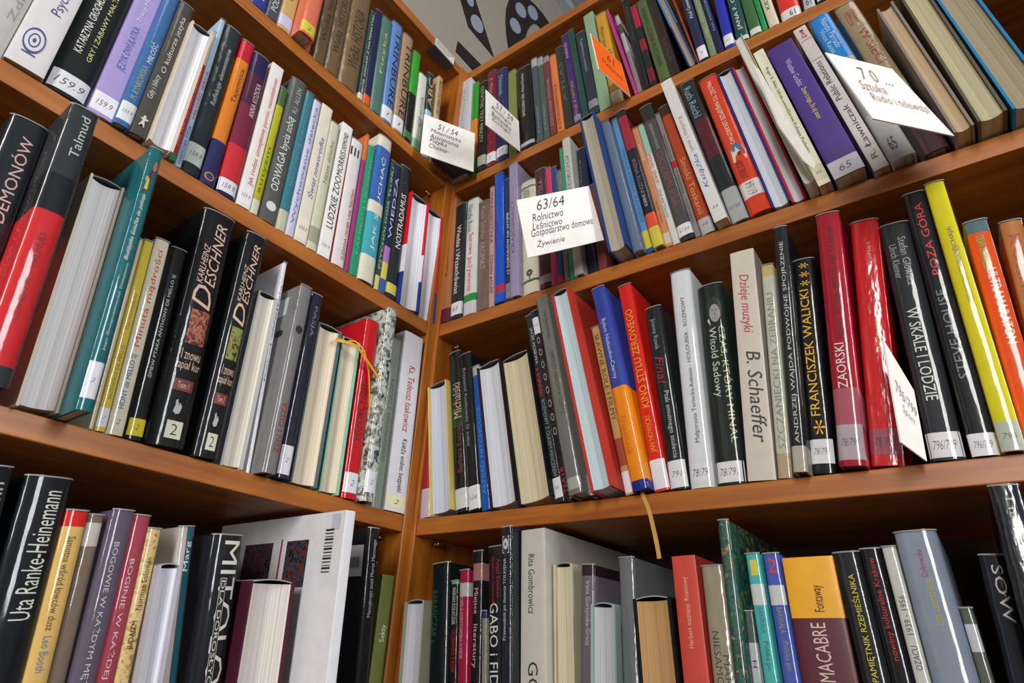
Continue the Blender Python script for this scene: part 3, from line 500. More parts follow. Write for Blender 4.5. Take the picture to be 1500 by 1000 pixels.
('LD', -0.0652, -5.42, 0.0093, 0.234, 0.0, 0.145, 'thin charcoal book beside the picture book', '2a2c34', {'T': [('HISTORIA', '888890', 0.617, 0.836, 0.5, 0.4, 'u')]}),
('LD', -0.0313, -3.92, 0.0212, 0.2365, -0.003, 0.147, 'charcoal book with grey capitals', '26282e', {'T': [('ŻYCIE JAK RÓŻANIEC', 'b0b0b4', 0.614, 0.89, 0.5, 0.36, 'u')]}),
('LD', -0.0512, -4.87, 0.0178, 0.2722, -0.03, 0.165, 'glossy black book with barcode on its side', '14161a', {'T': [('Manuskrypt znad Morza Martwego', 'c4c4c0', 0.637, 0.952, 0.6, 0.396, 'u')], 'bar': 1}),
('LD', -0.009, -0.64, 0.0203, 0.2266, 0.002, 0.141, 'short olive green book by the panel', '6c7430', {'flat': 1, 'T': [('Sekty', 'e8e4cc', 0.658, 0.744, 0.6, 0.5, 'u')]}),
('RA', 0.0178, -3.01, 0.0337, 0.2704, -0.006, 0.165, 'pale grey book beside the corner panel', 'c4c6c8', {'flat': 1, 'T': [('Matematyka', '9cb0c0', 0.4, 0.9, 0.5, 0.5, 'u')]}),
('RA', 0.0427, -3.04, 0.0151, 0.2529, 0.0, 0.157, 'green and orange slim book', '2fa02c', {'bands': [(0.2, 0.58, 'e08a24')]}),
('RA', 0.0635, -3.66, 0.0205, 0.2419, 0.0, 0.15, 'black book with yellowish capitals', '15171c', {'T': [('OSTATNIE TRZY MINUTY', 'b8bc78', 0.3, 0.95, 0.5, 0.4, 'd')], 'st': ('', 0.06, 0.16, 'b8b0a0', '333344', 'h')}),
('RA', 0.0855, -3.73, 0.022, 0.2585, 0.0, 0.16, 'dark red book with round head', '78182c', {'st': ('5', 0.04, 0.13, 'e9e7ee', '333344', 'h'), 'T': [('E. Mayr', 'd8a8b0', 0.75, 0.92, 0.5, 0.35, 'd'), ('BIOLOGIA', 'a04050', 0.2, 0.6, 0.5, 0.3, 'd')]}),
('RA', 0.1097, -3.82, 0.025, 0.2471, 0.0, 0.153, 'navy violet book with white title', '232a58', {'st': ('57', 0.05, 0.14, 'e9e7ee', '333344', 'h'), 'T': [('Dziennik', 'a8b0e0', 0.7, 0.93, 0.5, 0.35, 'd')]}),
('RA', 0.1326, -3.92, 0.0193, 0.2296, 0.003, 0.142, 'olive yellow book behind white card', '84904a', {}),
('RA', 0.1639, -4.71, 0.0365, 0.2137, 0.0, 0.133, 'wide jet black book with small white title', '08080c', {'T': [('SAMOLUBNY GEN - Richard Dawkins', 'dcdcdc', 0.38, 0.93, 0.45, 0.156, 'u')], 'st': ('', 0.03, 0.07, 'b0b0b8', '333344', 'h')}),
('RA', 0.1918, -5.5, 0.0127, 0.2229, 0.0, 0.138, 'first of two slate books with film heads', '47545c', {'T': [('PAMIĘĆ', '8c9ca4', 0.1, 0.4, 0.5, 0.4, 'u')], 'bands': [(0.9, 1, 'b0b0b0')]}),
('RA', 0.205, -5.6, 0.0121, 0.2163, 0.0, 0.134, 'grey-green slate book with film head', '4a5c54', {'T': [('PAMIĘĆ', '8c9c94', 0.1, 0.4, 0.5, 0.4, 'u')], 'bands': [(0.9, 1, 'a0a4a0')]}),
('RA', 0.2183, -5.76, 0.0126, 0.2088, 0.0, 0.129, 'brick brown slim book', '7c3434', {'T': [('ZOOLOGIA OGOLNA', 'b89090', 0.1, 0.7, 0.5, 0.4, 'u')], 'bands': [(0.93, 1, 'a08c8c')]}),
('RA', 0.2324, -5.9, 0.0138, 0.202, 0.0, 0.125, 'peach orange slim book', 'e07c44', {'T': [('IE O PRZEDZIWNYM KOCIE', '6c2c14', 0.03, 0.6, 0.5, 0.4, 'u')]}),
('RA', 0.2484, -6.22, 0.015, 0.2136, 0.0, 0.132, 'dark olive book left of the purple one', '2c3028', {'T': [('ATLAS', '5c6454', 0.3, 0.8, 0.5, 0.4, 'u')]}),
('RA', 0.2646, -6.63, 0.0134, 0.2391, 0.0, 0.148, 'deep purple slim book with gold title', '43206c', {'T': [('MOJE Z NATURA', 'b8a048', 0.08, 0.45, 0.6, 0.45, 'u'), ('HANS', 'c0b0d8', 0.72, 0.9, 0.5, 0.4, 'u')], 'st': ('', 0.02, 0.08, '8c80a0', '333344', 'h')}),
('RA', 0.2789, -6.93, 0.0119, 0.2428, 0.0, 0.151, 'slim bottle green book', '1c4844', {'T': [('BOTANIKA', '2c6460', 0.3, 0.7, 0.5, 0.3, 'u')]}),
('RA', 0.2956, -6.85, 0.0178, 0.2197, 0.0, 0.136, 'blue-black book with grey label at foot', '25323c', {'T': [('Tajemnice umyslu', '9cacb8', 0.5, 0.92, 0.5, 0.36, 'd')], 'st': ('', 0.08, 0.16, '8c8c90', '333344', 'h')}),
('RA', 0.3148, -6.25, 0.0188, 0.2599, 0.0, 0.161, 'thick pale green book behind orange card', '86a480', {'flat': 1}),
('RA', 0.3351, -5.97, 0.0207, 0.2394, 0.0, 0.148, 'mustard yellow book behind orange card', 'd09a24', {'T': [('Wybor pism', '6c4c0c', 0.6, 0.85, 0.4, 0.36, 'd'), ('LEKARZA', '4c3408', 0.3, 0.55, 0.7, 0.35, 'd')], 'st': ('', 0.03, 0.12, 'c8b890', '333344', 'h'), 'bands': [(0.03, 0.2, '9c6c20')]}),
('RA', 0.367, -10.34, 0.005, 0.2399, 0.0, 0.149, 'thin magenta book', 'b43c84', {}),
('RA', 0.3734, -8.83, 0.0067, 0.2094, 0.0, 0.13, 'pale book with dark printed block at head', 'b4a8ac', {'bands': [(0.75, 0.88, '46484c'), (0, 0.5, '8c7c80')]}),
('RA', 0.3827, -5.99, 0.011, 0.2383, 0.0, 0.148, 'black book with domed head', '14181a', {'T': [('MEDYCYNA', '50585c', 0.5, 0.9, 0.5, 0.3, 'd')]}),
('RA', 0.3951, -6.41, 0.0098, 0.2064, 0.0, 0.128, 'black book with crimson blocks', '16201e', {'bands': [(0.05, 0.2, '70142c'), (0.42, 0.56, '8c1c2c'), (0.72, 1, 'b0183c')]}),
('RA', 0.4132, -7.45, 0.0172, 0.2088, 0.0, 0.129, 'olive green book with black capitals', '55683c', {'T': [('NOWOCZESNA KUCHNIA', '1c2414', 0.15, 0.9, 0.5, 0.42, 'd')]}),
('RA', 0.4293, -7.32, 0.0139, 0.21, 0.0, 0.13, 'dark chocolate brown book', '2e2018', {'T': [('ZIOLA', '5c3c2c', 0.15, 0.45, 0.5, 0.3, 'd')]}),
('RA', 0.4558, -10.72, 0.0124, 0.21, -0.003, 0.13, 'blue-boarded book turned fore-edge out', '2478b8', {'k': 'p', 'pg': 'a8988c', 'bands': [(0, 0.5, '14386c')]}),
('RA', 0.4635, -8.25, 0.002, 0.2, 0.002, 0.124, 'thin orange book by the blue boards', 'a04c2c', {}),
('RA', 0.4722, -5.14, 0.0135, 0.2, 0.0, 0.124, 'navy book with white base label', '20284c', {'st': ('6', 0.02, 0.16, 'e9e7ee', '333344', 'h'), 'T': [('Atul Gawande Sen', 'd0d8e8', 0.5, 0.9, 0.5, 0.4, 'u')]}),
('RA', 0.4859, -5.01, 0.0091, 0.2, 0.0, 0.124, 'grey-green book left of navy pair', '7c8c6c', {'T': [('ABC ZDROWIA', 'b0b8a0', 0.2, 0.8, 0.5, 0.36, 'u')]}),
('RA', 0.4963, -5.03, 0.008, 0.2, 0.0, 0.124, 'midnight blue book with steel blue capitals', '17214c', {'T': [('NA MOŚCIE ZNAKU', '8ca0cc', 0.25, 0.9, 0.5, 0.5, 'u')]}),
('RA', 0.5091, -1.95, 0.0133, 0.2, 0.0, 0.124, 'royal blue book with number sticker', '2430b0', {'st': ('61', 0.03, 0.14, 'e9e7ee', '333344', 'h')}),
('RA', 0.5273, -1.8, 0.0158, 0.2, 0.0, 0.124, 'dark teal book with pale capitals', '174a4c', {'st': ('', 0.01, 0.05, 'c8d8d0', '333344', 'h'), 'T': [('JANA F. CZERNY', 'ece9e4', 0.12, 0.75, 0.5, 0.42, 'u'), ('KUBI AR', 'c8d8d0', 0.5, 0.9, 0.2, 0.25, 'u')]}),
('RA', 0.5447, -2.29, 0.0148, 0.2, 0.0, 0.124, 'mottled moss green book', '3f6a3a', {'st': ('', 0.01, 0.07, 'd8dcd8', '333344', 'h')}),
('RA', 0.5564, -2.54, 0.006, 0.2, 0.0, 0.124, 'slim emerald green book', '1f9c58', {'T': [('CO DO LEKARZA', '0c4c2c', 0.1, 0.8, 0.5, 0.5, 'u')]}),
('RA', 0.5681, -3.07, 0.0129, 0.2, 0.0, 0.124, 'ivory book with black capitals', 'd9d2bc', {'T': [('KIDNAPAGE', '2c2c24', 0.18, 0.6, 0.45, 0.4, 'u')]}),
('RA', 0.5898, 0.02, 0.0241, 0.2, 0.0, 0.124, 'wide scarlet book with white base', 'e03428', {'bands': [(0, 0.09, 'e4e0e0')], 'T': [('61', '3c3c44', 0.015, 0.07, 0.6, 0.3, 'h')]}),
('RA', 0.6123, 2.35, 0.0131, 0.2, 0.0, 0.124, 'pale grey-white book with pencilled number', 'bcc0c8', {'T': [('61', '3c3c44', 0.03, 0.1, 0.5, 0.5, 'h')]}),
('RA', 0.6272, 1.6, 0.0107, 0.2, 0.0, 0.124, 'black book with white base label', '15171c', {'st': ('', 0.02, 0.1, 'e9e7ee', '333344', 'h')}),
('RB', 0.0146, -3.51, 0.0224, 0.2628, 0.0, 0.163, 'copper brown book with maroon foot', 'b07048', {'bands': [(0, 0.1, '641c34')], 'T': [('Kuchnia polska', '6c3418', 0.35, 0.8, 0.5, 0.4, 'u')]}),
('RB', 0.0386, -3.32, 0.0248, 0.2383, 0.0, 0.148, 'charcoal book with white script', '25282c', {'st': ('63', 0.03, 0.13, 'e9e7ee', '333344', 'h'), 'T': [('Wiedza i Wszechświat', 'ece9e4', 0.2, 0.8, 0.5, 0.42, 'd')]}),
('RB', 0.0659, -3.61, 0.0265, 0.2381, 0.0, 0.148, 'white book with red script title', 'dedcda', {'bands': [(0, 0.1, 'd4d0d4'), (0.1, 0.16, '2c9040')], 'T': [('Surowe pożywienie', 'd83440', 0.18, 0.68, 0.5, 0.5, 'd'), ('Natalia Rose', '3c8c9c', 0.7, 0.95, 0.4, 0.42, 'd')]}),
('RB', 0.0927, -3.85, 0.0243, 0.2204, 0.0, 0.137, 'brown book under dull film', '8c7064', {'wrap': 2, 'T': [('Kasia Schiller AROMAT', 'd0b8a8', 0.35, 0.95, 0.5, 0.42, 'd')]}),
('RB', 0.1109, -3.85, 0.0112, 0.245, 0.0, 0.152, 'pink-brown narrow book', 'c8a09c', {'T': [('MAKROBIOTYKA', '4c2430', 0.5, 0.95, 0.5, 0.5, 'd'), ('STEVEN ACUFF', '4c2430', 0.1, 0.4, 0.5, 0.5, 'd')]}),
('RB', 0.1282, -4.05, 0.0188, 0.2641, -0.004, 0.164, 'vivid blue book with red band', '1858d0', {'bands': [(0.07, 0.12, 'c03040')], 'T': [('Zdrowie i zycie', '8c2c6c', 0.4, 0.7, 0.4, 0.36, 'u')]}),
('RB', 0.1436, -3.93, 0.0112, 0.2464, 0.0, 0.153, 'slate blue narrow book with white capitals', '2c3848', {'T': [('12 OGRODÓW NA WYSPIE', 'ece9e4', 0.2, 0.7, 0.5, 0.5, 'u')], 'st': ('6', 0.02, 0.13, '8c8c94', '333344', 'h')}),
('RB', 0.1588, -3.87, 0.0175, 0.2687, -0.006, 0.165, 'lavender translucent tall book', 'a094b4', {'T': [('KRAJOBRAZY', '6c6088', 0.3, 0.7, 0.5, 0.4, 'u')]}),
('RB', 0.1831, -3.91, 0.0298, 0.2214, 0.0, 0.137, 'cream book with small tree emblem', 'd8d0bc', {'bands': [(0.09, 0.11, '3c7048'), (0.93, 0.95, '5c7c7c')], 'T': [('CHLEBOWNIK', '807868', 0.84, 0.92, 0.45, 0.42, 'h'), ('BOGATY', '807868', 0.78, 0.84, 0.45, 0.35, 'h')], 'tree': 1}),
('RB', 0.2091, -3.98, 0.0209, 0.2343, 0.0, 0.145, 'maroon brown book behind white card', '4c2434', {'T': [('APTEKA', '9c8088', 0.7, 0.9, 0.5, 0.4, 'u')], 'st': ('', 0.04, 0.1, '9c8c94', '333344', 'h')}),
('RB', 0.2247, -4.07, 0.009, 0.2298, 0.0, 0.143, 'hot pink thin book', 'e03468', {}),
('RB', 0.235, -4.17, 0.0102, 0.2253, 0.0, 0.14, 'thin denim blue book', '284a84', {'bands': [(0, 0.06, 'c02c58')]}),
('RB', 0.2455, -4.5, 0.0075, 0.2126, 0.0, 0.132, 'thin grey patterned book', '7c7c74', {}),
('RB', 0.2548, -4.67, 0.0091, 0.258, 0.0, 0.16, 'slim jade book leaning above card', '2c9c74', {}),
('RB', 0.2674, -4.82, 0.014, 0.2698, -0.006, 0.165, 'white-grey book leaning above card', 'c8c8c4', {'T': [('POSTEDROGI', '6c6c6c', 0.4, 0.85, 0.5, 0.4, 'u')]}),
('RB', 0.2838, -4.26, 0.0178, 0.2449, 0.006, 0.152, 'short navy book with gold title', '16203c', {'T': [('Pszczoły', '8c8454', 0.6, 0.9, 0.3, 0.2, 'd')]}),
('RB', 0.3001, -4.21, 0.0139, 0.1579, 0.003, 0.11, 'short red-brown book beside fat pages', '74342c', {}),
('RB', 0.3387, -9.08, 0.025, 0.2691, -0.03, 0.165, 'fat blue-bound book turned fore-edge out', '24407c', {'k': 'p', 'pg': 'b4ac98', 'wrap': 1}),
('RB', 0.3584, -9.06, 0.0133, 0.2579, -0.012, 0.16, 'grey-blue translucent film-covered book', '7484a4', {'wrap': 2}),
('RB', 0.3712, -9.04, 0.0112, 0.2691, 0.0, 0.165, 'sky blue book with yellow foot', '5c94cc', {'bands': [(0.0, 0.03, '1c50a0'), (0.03, 0.14, 'd4c83c')], 'T': [('WIELKA KSIEGA KAMIENI', '305c9c', 0.2, 0.75, 0.5, 0.4, 'd')]}),
('RB', 0.3845, -9.03, 0.0143, 0.2706, -0.008, 0.165, 'book half red, half black with orange base', '1a1c28', {'bands': [(0, 0.12, 'd4c44c'), (0.12, 0.21, 'e0542c'), (0.68, 0.95, 'a02434')], 'T': [('IRENA KUZNI', '7c7c8c', 0.35, 0.6, 0.5, 0.36, 'd'), ('KUKBUK', 'c8c8c8', 0.26, 0.34, 0.5, 0.3, 'u')]}),
('RB', 0.3965, -9.02, 0.0087, 0.2302, 0.0, 0.143, 'peach book with brown lettering', 'd08c64', {'st': ('', 0.02, 0.1, 'd8c4bc', '333344', 'h'), 'T': [('Dzikie ogrody', '6c3c24', 0.18, 0.35, 0.5, 0.4, 'u'), ('PORADY', 'f0d8c0', 0.7, 0.85, 0.5, 0.4, 'u')]}),
('RB', 0.4057, -9.03, 0.0086, 0.2314, 0.0, 0.143, 'white book with red capitals', 'd8d8d0', {'bands': [(0.72, 1, '9cc8b8')], 'T': [('FENG SHUI', 'cc2430', 0.48, 0.72, 0.5, 0.5, 'd'), ('DLA KAŻDEGO', '58709c', 0.2, 0.42, 0.5, 0.5, 'd')]}),
('RB', 0.4202, -9.04, 0.0192, 0.2643, 0.0, 0.164, 'charcoal grey book with maroon title', '4c4c4e', {'bands': [(0.88, 1, '24302c'), (0, 0.03, '2c302e')], 'st': ('61/64', 0.03, 0.1, 'e9e7ee', '333344', 'h'), 'T': [('OCZAMI PSA', '8c3c48', 0.22, 0.62, 0.5, 0.45, 'd'), ('ALEXANDRA HOROWITZ', 'a8a8a8', 0.64, 0.85, 0.5, 0.24, 'd')]}),
('RB', 0.4338, -9.09, 0.0066, 0.2378, 0.0, 0.147, 'narrow grey book with red square', '8c8480', {'bands': [(0.52, 0.58, 'b02430')], 'T': [('TOSKANIA - TOSCANA', '3c3c3c', 0.1, 0.5, 0.5, 0.5, 'd'), ('POD SŁOŃCEM', '3c3c3c', 0.6, 0.8, 0.5, 0.5, 'd')]}),
('RB', 0.4466, -9.19, 0.017, 0.2466, 0.0, 0.153, 'burnt orange book with dark head', 'b0441c', {'bands': [(0.92, 1, '3c241c'), (0, 0.1, 'b8b4b4')], 'T': [('Smoki Toskanii', 'dc9c6c', 0.13, 0.55, 0.5, 0.42, 'd')], 'st': ('64', 0.02, 0.1, 'b8b8bc', '333344', 'h')}),
('RB', 0.4671, -10.0, 0.0156, 0.2775, -0.016, 0.165, 'tall white book with blue script', 'd4d4d2', {'flat': 1, 'T': [('Książka', '4c74a8', 0.2, 0.42, 0.5, 0.5, 'ui'), ('Kuchnia i dom', '9c9ca0', 0.45, 0.7, 0.5, 0.36, 'd')], 'st': ('64', 0.05, 0.11, 'd4d4d2', '333344', 'h')}),
('RB', 0.486, -9.03, 0.0196, 0.2686, -0.003, 0.165, 'black book with pale blue name and landscape', '202428', {'st': ('61/64', 0.05, 0.12, 'b0b0b4', '333344', 'h'), 'bands': [(0, 0.2, 'a8acac'), (0.42, 0.7, '581c24')], 'T': [('Ruth Reichl', '8cb0c0', 0.72, 0.96, 0.4, 0.5, 'd')]}),
('RB', 0.5101, -8.31, 0.0246, 0.2542, -0.006, 0.158, 'orange-red book with small dog photo', 'd8401f', {'st': ('61/64', 0.1, 0.2, 'e0d8dc', '333344', 'u'), 'dog': 1, 'T': [('MIŁOŚĆ TO NAJLEPSZE LEKARSTWO', 'f0dccc', 0.46, 0.96, 0.5, 0.396, 'd'), ('NICK TROUT', '6c2010', 0.22, 0.34, 0.4, 0.36, 'd')]}),
('RB', 0.5332, -8.31, 0.0203, 0.2527, -0.006, 0.157, 'white-paged book with royal blue boards', '20307c', {'k': 'p', 'pg': 'd4dae4'}),
('RB', 0.5517, -8.31, 0.0155, 0.2537, -0.004, 0.157, 'white-paged book with red boards', 'c8202c', {'k': 'p', 'pg': 'c8ccd0'}),
('RB', 0.5678, -8.86, 0.0107, 0.2763, -0.03, 0.165, 'bent magazine with loose white pages', 'b8bc90', {'k': 'p', 'pg': 'e0ded6', 'thin': 1}),
('RB', 0.5804, -8.47, 0.0125, 0.2472, -0.016, 0.153, 'ivory book with black italic title', 'd8d2bc', {'flat': 1, 'st': ('65', 0.03, 0.12, 'c8c0a8', '333344', 'h'), 'T': [('Roger E. Allen Szkoła menedżerów Kubusia Puchatka', '3c3c3c', 0.2, 0.85, 0.5, 0.384, 'd')]}),
('RB', 0.6052, -8.75, 0.0308, 0.2369, -0.018, 0.147, 'wide purple book with yellow title', '42207c', {'flat': 1, 'st': ('65', 0.0, 0.1, 'c8c4d0', '333344', 'h'), 'T': [('Wiesław Godzic', 'b8acd8', 0.64, 0.86, 0.5, 0.216, 'd'), ('Znani z tego, że są znani', 'd8c84c', 0.38, 0.62, 0.5, 0.24, 'd')]}),
('RB', 0.6336, -8.57, 0.0147, 0.2603, -0.01, 0.161, 'white book with red emblem and black title', 'cbc5c0', {'flat': 1, 'T': [('Public Relations', '1c1c1c', 0.44, 0.72, 0.4, 0.45, 'u'), ('R. Ławniczak', '4c4844', 0.06, 0.4, 0.5, 0.42, 'u')], 'lines': 1}),
('RB', 0.6538, -8.06, 0.0225, 0.2548, -0.016, 0.158, 'bright azure book with grey lower half', '1c84d8', {'bands': [(0, 0.28, 'b4b4b4'), (0.28, 0.66, '9c9ca0')], 'T': [('Nando Parrado', 'c0dcf0', 0.74, 0.97, 0.62, 0.3, 'd'), ('Vince Rause', 'c0dcf0', 0.72, 0.9, 0.3, 0.24, 'd'), ('65', '3c3c40', 0.05, 0.12, 0.4, 0.3, 'h')]}),
('RB', 0.6823, -7.67, 0.0222, 0.2635, -0.008, 0.163, 'thick tan film-wrapped book with red lettering', 'b49c78', {'wrap': 2, 'bands': [(0, 0.3, '4c2c34'), (0.3, 0.42, 'c0bcb8')], 'T': [('UMK', 'b04c44', 0.84, 0.95, 0.5, 0.5, 'h'), ('W SIECI', 'b03c34', 0.55, 0.8, 0.6, 0.4, 'd')]}),
('RB', 0.7055, -6.37, 0.0167, 0.21, -0.026, 0.13, 'fore-edge-out book with tan pages behind big card', '8c8078', {'k': 'p', 'pg': 'cdb490'}),
('RB', 0.7276, -5.28, 0.023, 0.23, -0.03, 0.143, 'very thick book turned fore-edge out', '5c5648', {'k': 'p', 'pg': 'c8bf9c'}),
('RB', 0.7569, -5.6, 0.0292, 0.22, -0.03, 0.136, 'turquoise-bound worn paged book at the right edge', '2878a8', {'k': 'p', 'pg': 'a89c80'}),
('RC', 0.0163, -6.61, 0.0195, 0.2384, 0.003, 0.148, 'maroon-red book by the corner panel', 'a81c2c', {'bands': [(0, 0.17, 'c8b8c4'), (0.82, 1, '6c1c2c')], 'T': [('JERZY', 'ece9e4', 0.82, 0.96, 0.6, 0.5, 'd')]}),
('RC', 0.0556, -9.64, 0.0365, 0.1963, -0.008, 0.122, 'fore-edge-out book with pale yellow boards', 'd8c474', {'k': 'p', 'pg': 'd0d4e4'}),
('RC', 0.0861, -9.77, 0.0221, 0.2473, -0.001, 0.153, 'black book with brown and cream lettering', '14181a', {'st': ('', 0.02, 0.13, 'd8d8d8', '333344', 'h'), 'T': [('Michalski', 'c8a890', 0.55, 0.78, 0.6, 0.6, 'u'), ('Barbara Kanold', '7c3c24', 0.22, 0.5, 0.6, 0.4, 'u')], 'bands': [(0.5, 0.62, '2c4428')]}),
('RC', 0.1087, -9.91, 0.0205, 0.2385, -0.002, 0.148, 'black book with typewriter white lettering', '101216', {'st': ('164', 0.01, 0.14, 'e9e7ee', '333344', 'h'), 'T': [('Krzysztof Kieślowski O sobie', '9ca0a4', 0.38, 0.9, 0.4, 0.36, 'd')]}),
('RC', 0.1267, -10.06, 0.0133, 0.2143, 0.0, 0.133, 'bright blue narrow book with pale head', '1458b4', {'bands': [(0.93, 1, 'b0b4b0')], 'T': [('ALFRED HITCHCOCK', '4c8cd8', 0.1, 0.7, 0.5, 0.4, 'u')]}),
('RC', 0.1593, -11.25, 0.0413, 0.2079, -0.007, 0.129, 'white-paged book with dark maroon boards', '381820', {'k': 'p', 'pg': 'dcdfe8'}),
('RC', 0.2055, -11.37, 0.0476, 0.2086, -0.007, 0.129, 'thick cream-paged book with black boards', '14161a', {'k': 'p', 'pg': 'd8ccaa'}),
('RC', 0.2368, -11.45, 0.0125, 0.2747, 0.0, 0.165, 'slim dark book with red title lines', '22282a', {'st': ('78/', 0.02, 0.11, 'e9e7ee', '333344', 'h'), 'T': [('ROZMOWY Z OLKIEM MINCEREM', '8c9ca0', 0.12, 0.5, 0.5, 0.4, 'd'), ('A. POPYNSKI', 'c82830', 0.52, 0.68, 0.4, 0.5, 'd'), ('JACEK MOSKWA', 'c8c8c0', 0.7, 0.92, 0.5, 0.45, 'd')]}),
('RC', 0.2511, -11.92, 0.0103, 0.2753, -0.006, 0.165, 'black book with spiralled pale dots', '18141a', {'st': ('77/8', 0.86, 0.96, 'e0e4ec', '333344', 'h'), 'T': [('o o o o o o o o', 'a0888c', 0.3, 0.84, 0.5, 0.5, 'u'), ('TEATR', 'b02834', 0.03, 0.15, 0.5, 0.5, 'u')]}),
('RC', 0.2729, -11.08, 0.0175, 0.2776, -0.026, 0.165, 'pewter grey book in silvery film', '84847e', {'wrap': 2, 'T': [('MIĘDZY NIEBEM A ZIEMIĄ', '4c4c4a', 0.35, 0.68, 0.6, 0.36, 'd'), ('JAN NOWICKI', '5c5c58', 0.76, 0.92, 0.6, 0.36, 'd')], 'st': ('', 0.02, 0.07, 'c0c0c0', '333344', 'h')}),
('RC', 0.2864, -10.99, 0.0081, 0.274, -0.008, 0.165, 'thin indigo book with tan edge', '241c54', {'bands': [(0.8, 1, 'a88c50')], 'st': ('', 0.01, 0.1, 'c8c8dc', '333344', 'h')}),
('RC', 0.3074, -11.67, 0.0257, 0.2767, -0.03, 0.2, 'red-boarded book with glossy orange side cover', 'b8382c', {'k': 'p', 'pg': 'c8dce4'}),
('RC', 0.3271, -10.12, 0.0121, 0.2236, 0.0, 0.139, 'tan narrow book between film and blue', 'c09c60', {'st': ('', 0.01, 0.12, 'e9e7ee', '333344', 'h'), 'T': [('SŁAWNE ROLE I FILMY', '5c3c1c', 0.4, 0.95, 0.5, 0.5, 'd')], 'bands': [(0.15, 0.3, 'a04c34')]}),
('RC', 0.3447, -9.62, 0.0187, 0.2727, -0.013, 0.165, 'blue book with orange lower panel', '3446a0', {'bands': [(0, 0.04, '1c2c80'), (0.04, 0.46, 'f08c14')], 'T': [('Byłem Niebiesko-Czarny', 'c4cce8', 0.5, 0.82, 0.45, 0.38, 'd'), ('Franciszek', 'c07014', 0.15, 0.32, 0.4, 0.36, 'd')]}),
('RC', 0.3636, -6.88, 0.018, 0.2716, 0.0, 0.165, 'red book with orange capitals', 'd8241c', {'st': ('', 0.01, 0.13, 'e9e7ee', '333344', 'h'), 'T': [('KINO STYLU ZEROWEGO', 'f0a81c', 0.36, 0.86, 0.5, 0.5, 'u'), ('JAN NOWICKI', 'f0a81c', 0.16, 0.32, 0.5, 0.45, 'u')]}),
('RC', 0.383, -3.84, 0.0198, 0.226, 0.0, 0.14, 'black book with red scrawl and white lettering', '1c2024', {'st': ('791', 0.01, 0.14, 'e9e7ee', '333344', 'h'), 'T': [('Ptak smutnego stulecia', 'b8c0c0', 0.15, 0.5, 0.55, 0.36, 'd'), ('Final', 'a01c2c', 0.54, 0.7, 0.45, 0.5, 'di'), ('Joanna Rawik', 'a0a8a8', 0.74, 0.93, 0.4, 0.36, 'd')]}),
('RC', 0.407, -0.32, 0.0251, 0.266, 0.0, 0.165, 'tall white book with black capitals', 'dee0e8', {'T': [('Małgorzata Terlecka-Reksnis - HOLOUBEK - ROZMOWY', '3c3c40', 0.18, 0.86, 0.55, 0.24, 'u')], 'st': ('78/79', 0.02, 0.1, 'e4e4ec', '333344', 'h')}),
('RC', 0.4364, 0.56, 0.0289, 0.2345, 0.0, 0.145, 'dark green book with portrait photo at head', '1c2824', {'portrait': 1, 'T': [('Witold Sadowy', 'c4ccc4', 0.4, 0.76, 0.42, 0.36, 'd'), ('CZAS, KTÓRY MINĄŁ', 'b4bc84', 0.18, 0.76, 0.8, 0.336, 'd')], 'st': ('78/791', 0.01, 0.1, 'e9e7ee', '333344', 'h')}),
('RC', 0.4663, 3.16, 0.0264, 0.2672, 0.0, 0.165, 'wide cream book with large italic lettering', 'cfc6ba', {'flat': 1, 'T': [('Dzieje muzyki', 'b83c48', 0.6, 0.88, 0.45, 0.5, 'di'), ('B. Schaeffer', '3c3834', 0.14, 0.52, 0.6, 0.55, 'di')]}),
('RC', 0.4876, 4.26, 0.0131, 0.2388, 0.0, 0.148, 'thin pale book with pencilled spine', 'c6c8b8', {'bands': [(0, 0.1, 'b8a48c'), (0.94, 1, 'cdb47c')], 'T': [('SZCZANIECKI NA ZEBRANIU', '8c9088', 0.12, 0.85, 0.5, 0.5, 'u')]}),
('RC', 0.5049, 4.9, 0.0126, 0.2713, -0.016, 0.165, 'black book with white handwritten capitals', '202428', {'bands': [(0, 0.09, 'b8b0a4')], 'T': [('ANDRZEJ WAJDA PODWÓJNE SPOJRZENIE', 'c8ccc8', 0.1, 0.93, 0.5, 0.45, 'u')]}),
('RC', 0.5217, 4.97, 0.0201, 0.2321, 0.0, 0.144, 'black book with yellow name and stars', '0c1014', {'st': ('78/791', 0.04, 0.14, 'e9e7ee', '333344', 'h'), 'T': [('FRANCISZEK WALICKI', 'f0b41c', 0.24, 0.84, 0.4, 0.42, 'u'), ('* * *', 'f0b41c', 0.86, 0.98, 0.5, 0.5, 'u'), ('*', 'f0b41c', 0.16, 0.22, 0.5, 0.5, 'u')]}),
('RC', 0.5478, 5.77, 0.0216, 0.271, -0.014, 0.165, 'crimson book with black and white titles', 'a4142c', {'st': ('78/794', 0.02, 0.14, 'b8a8b4', '333344', 'h'), 'T': [('ZAORSKI', 'e8dce0', 0.27, 0.44, 0.45, 0.38, 'u'), ('RĘKA, NOGA, MÓZG NA ŚCIANIE', '3c0c18', 0.46, 0.94, 0.55, 0.36, 'u')], 'bands': [(0.14, 0.27, 'b05c6c')]}),
('RC', 0.573, 7.19, 0.0251, 0.2578, 0.0, 0.16, 'wide glossy bright red book', 'e81c24', {'wrap': 2, 'T': [('Świat', 'f0a080', 0.78, 0.9, 0.55, 0.2, 'u'), ('byłem', 'f0a060', 0.42, 0.55, 0.6, 0.22, 'u')], 'st': ('78/791', 0.04, 0.13, 'b05c6c', '333344', 'h')}),
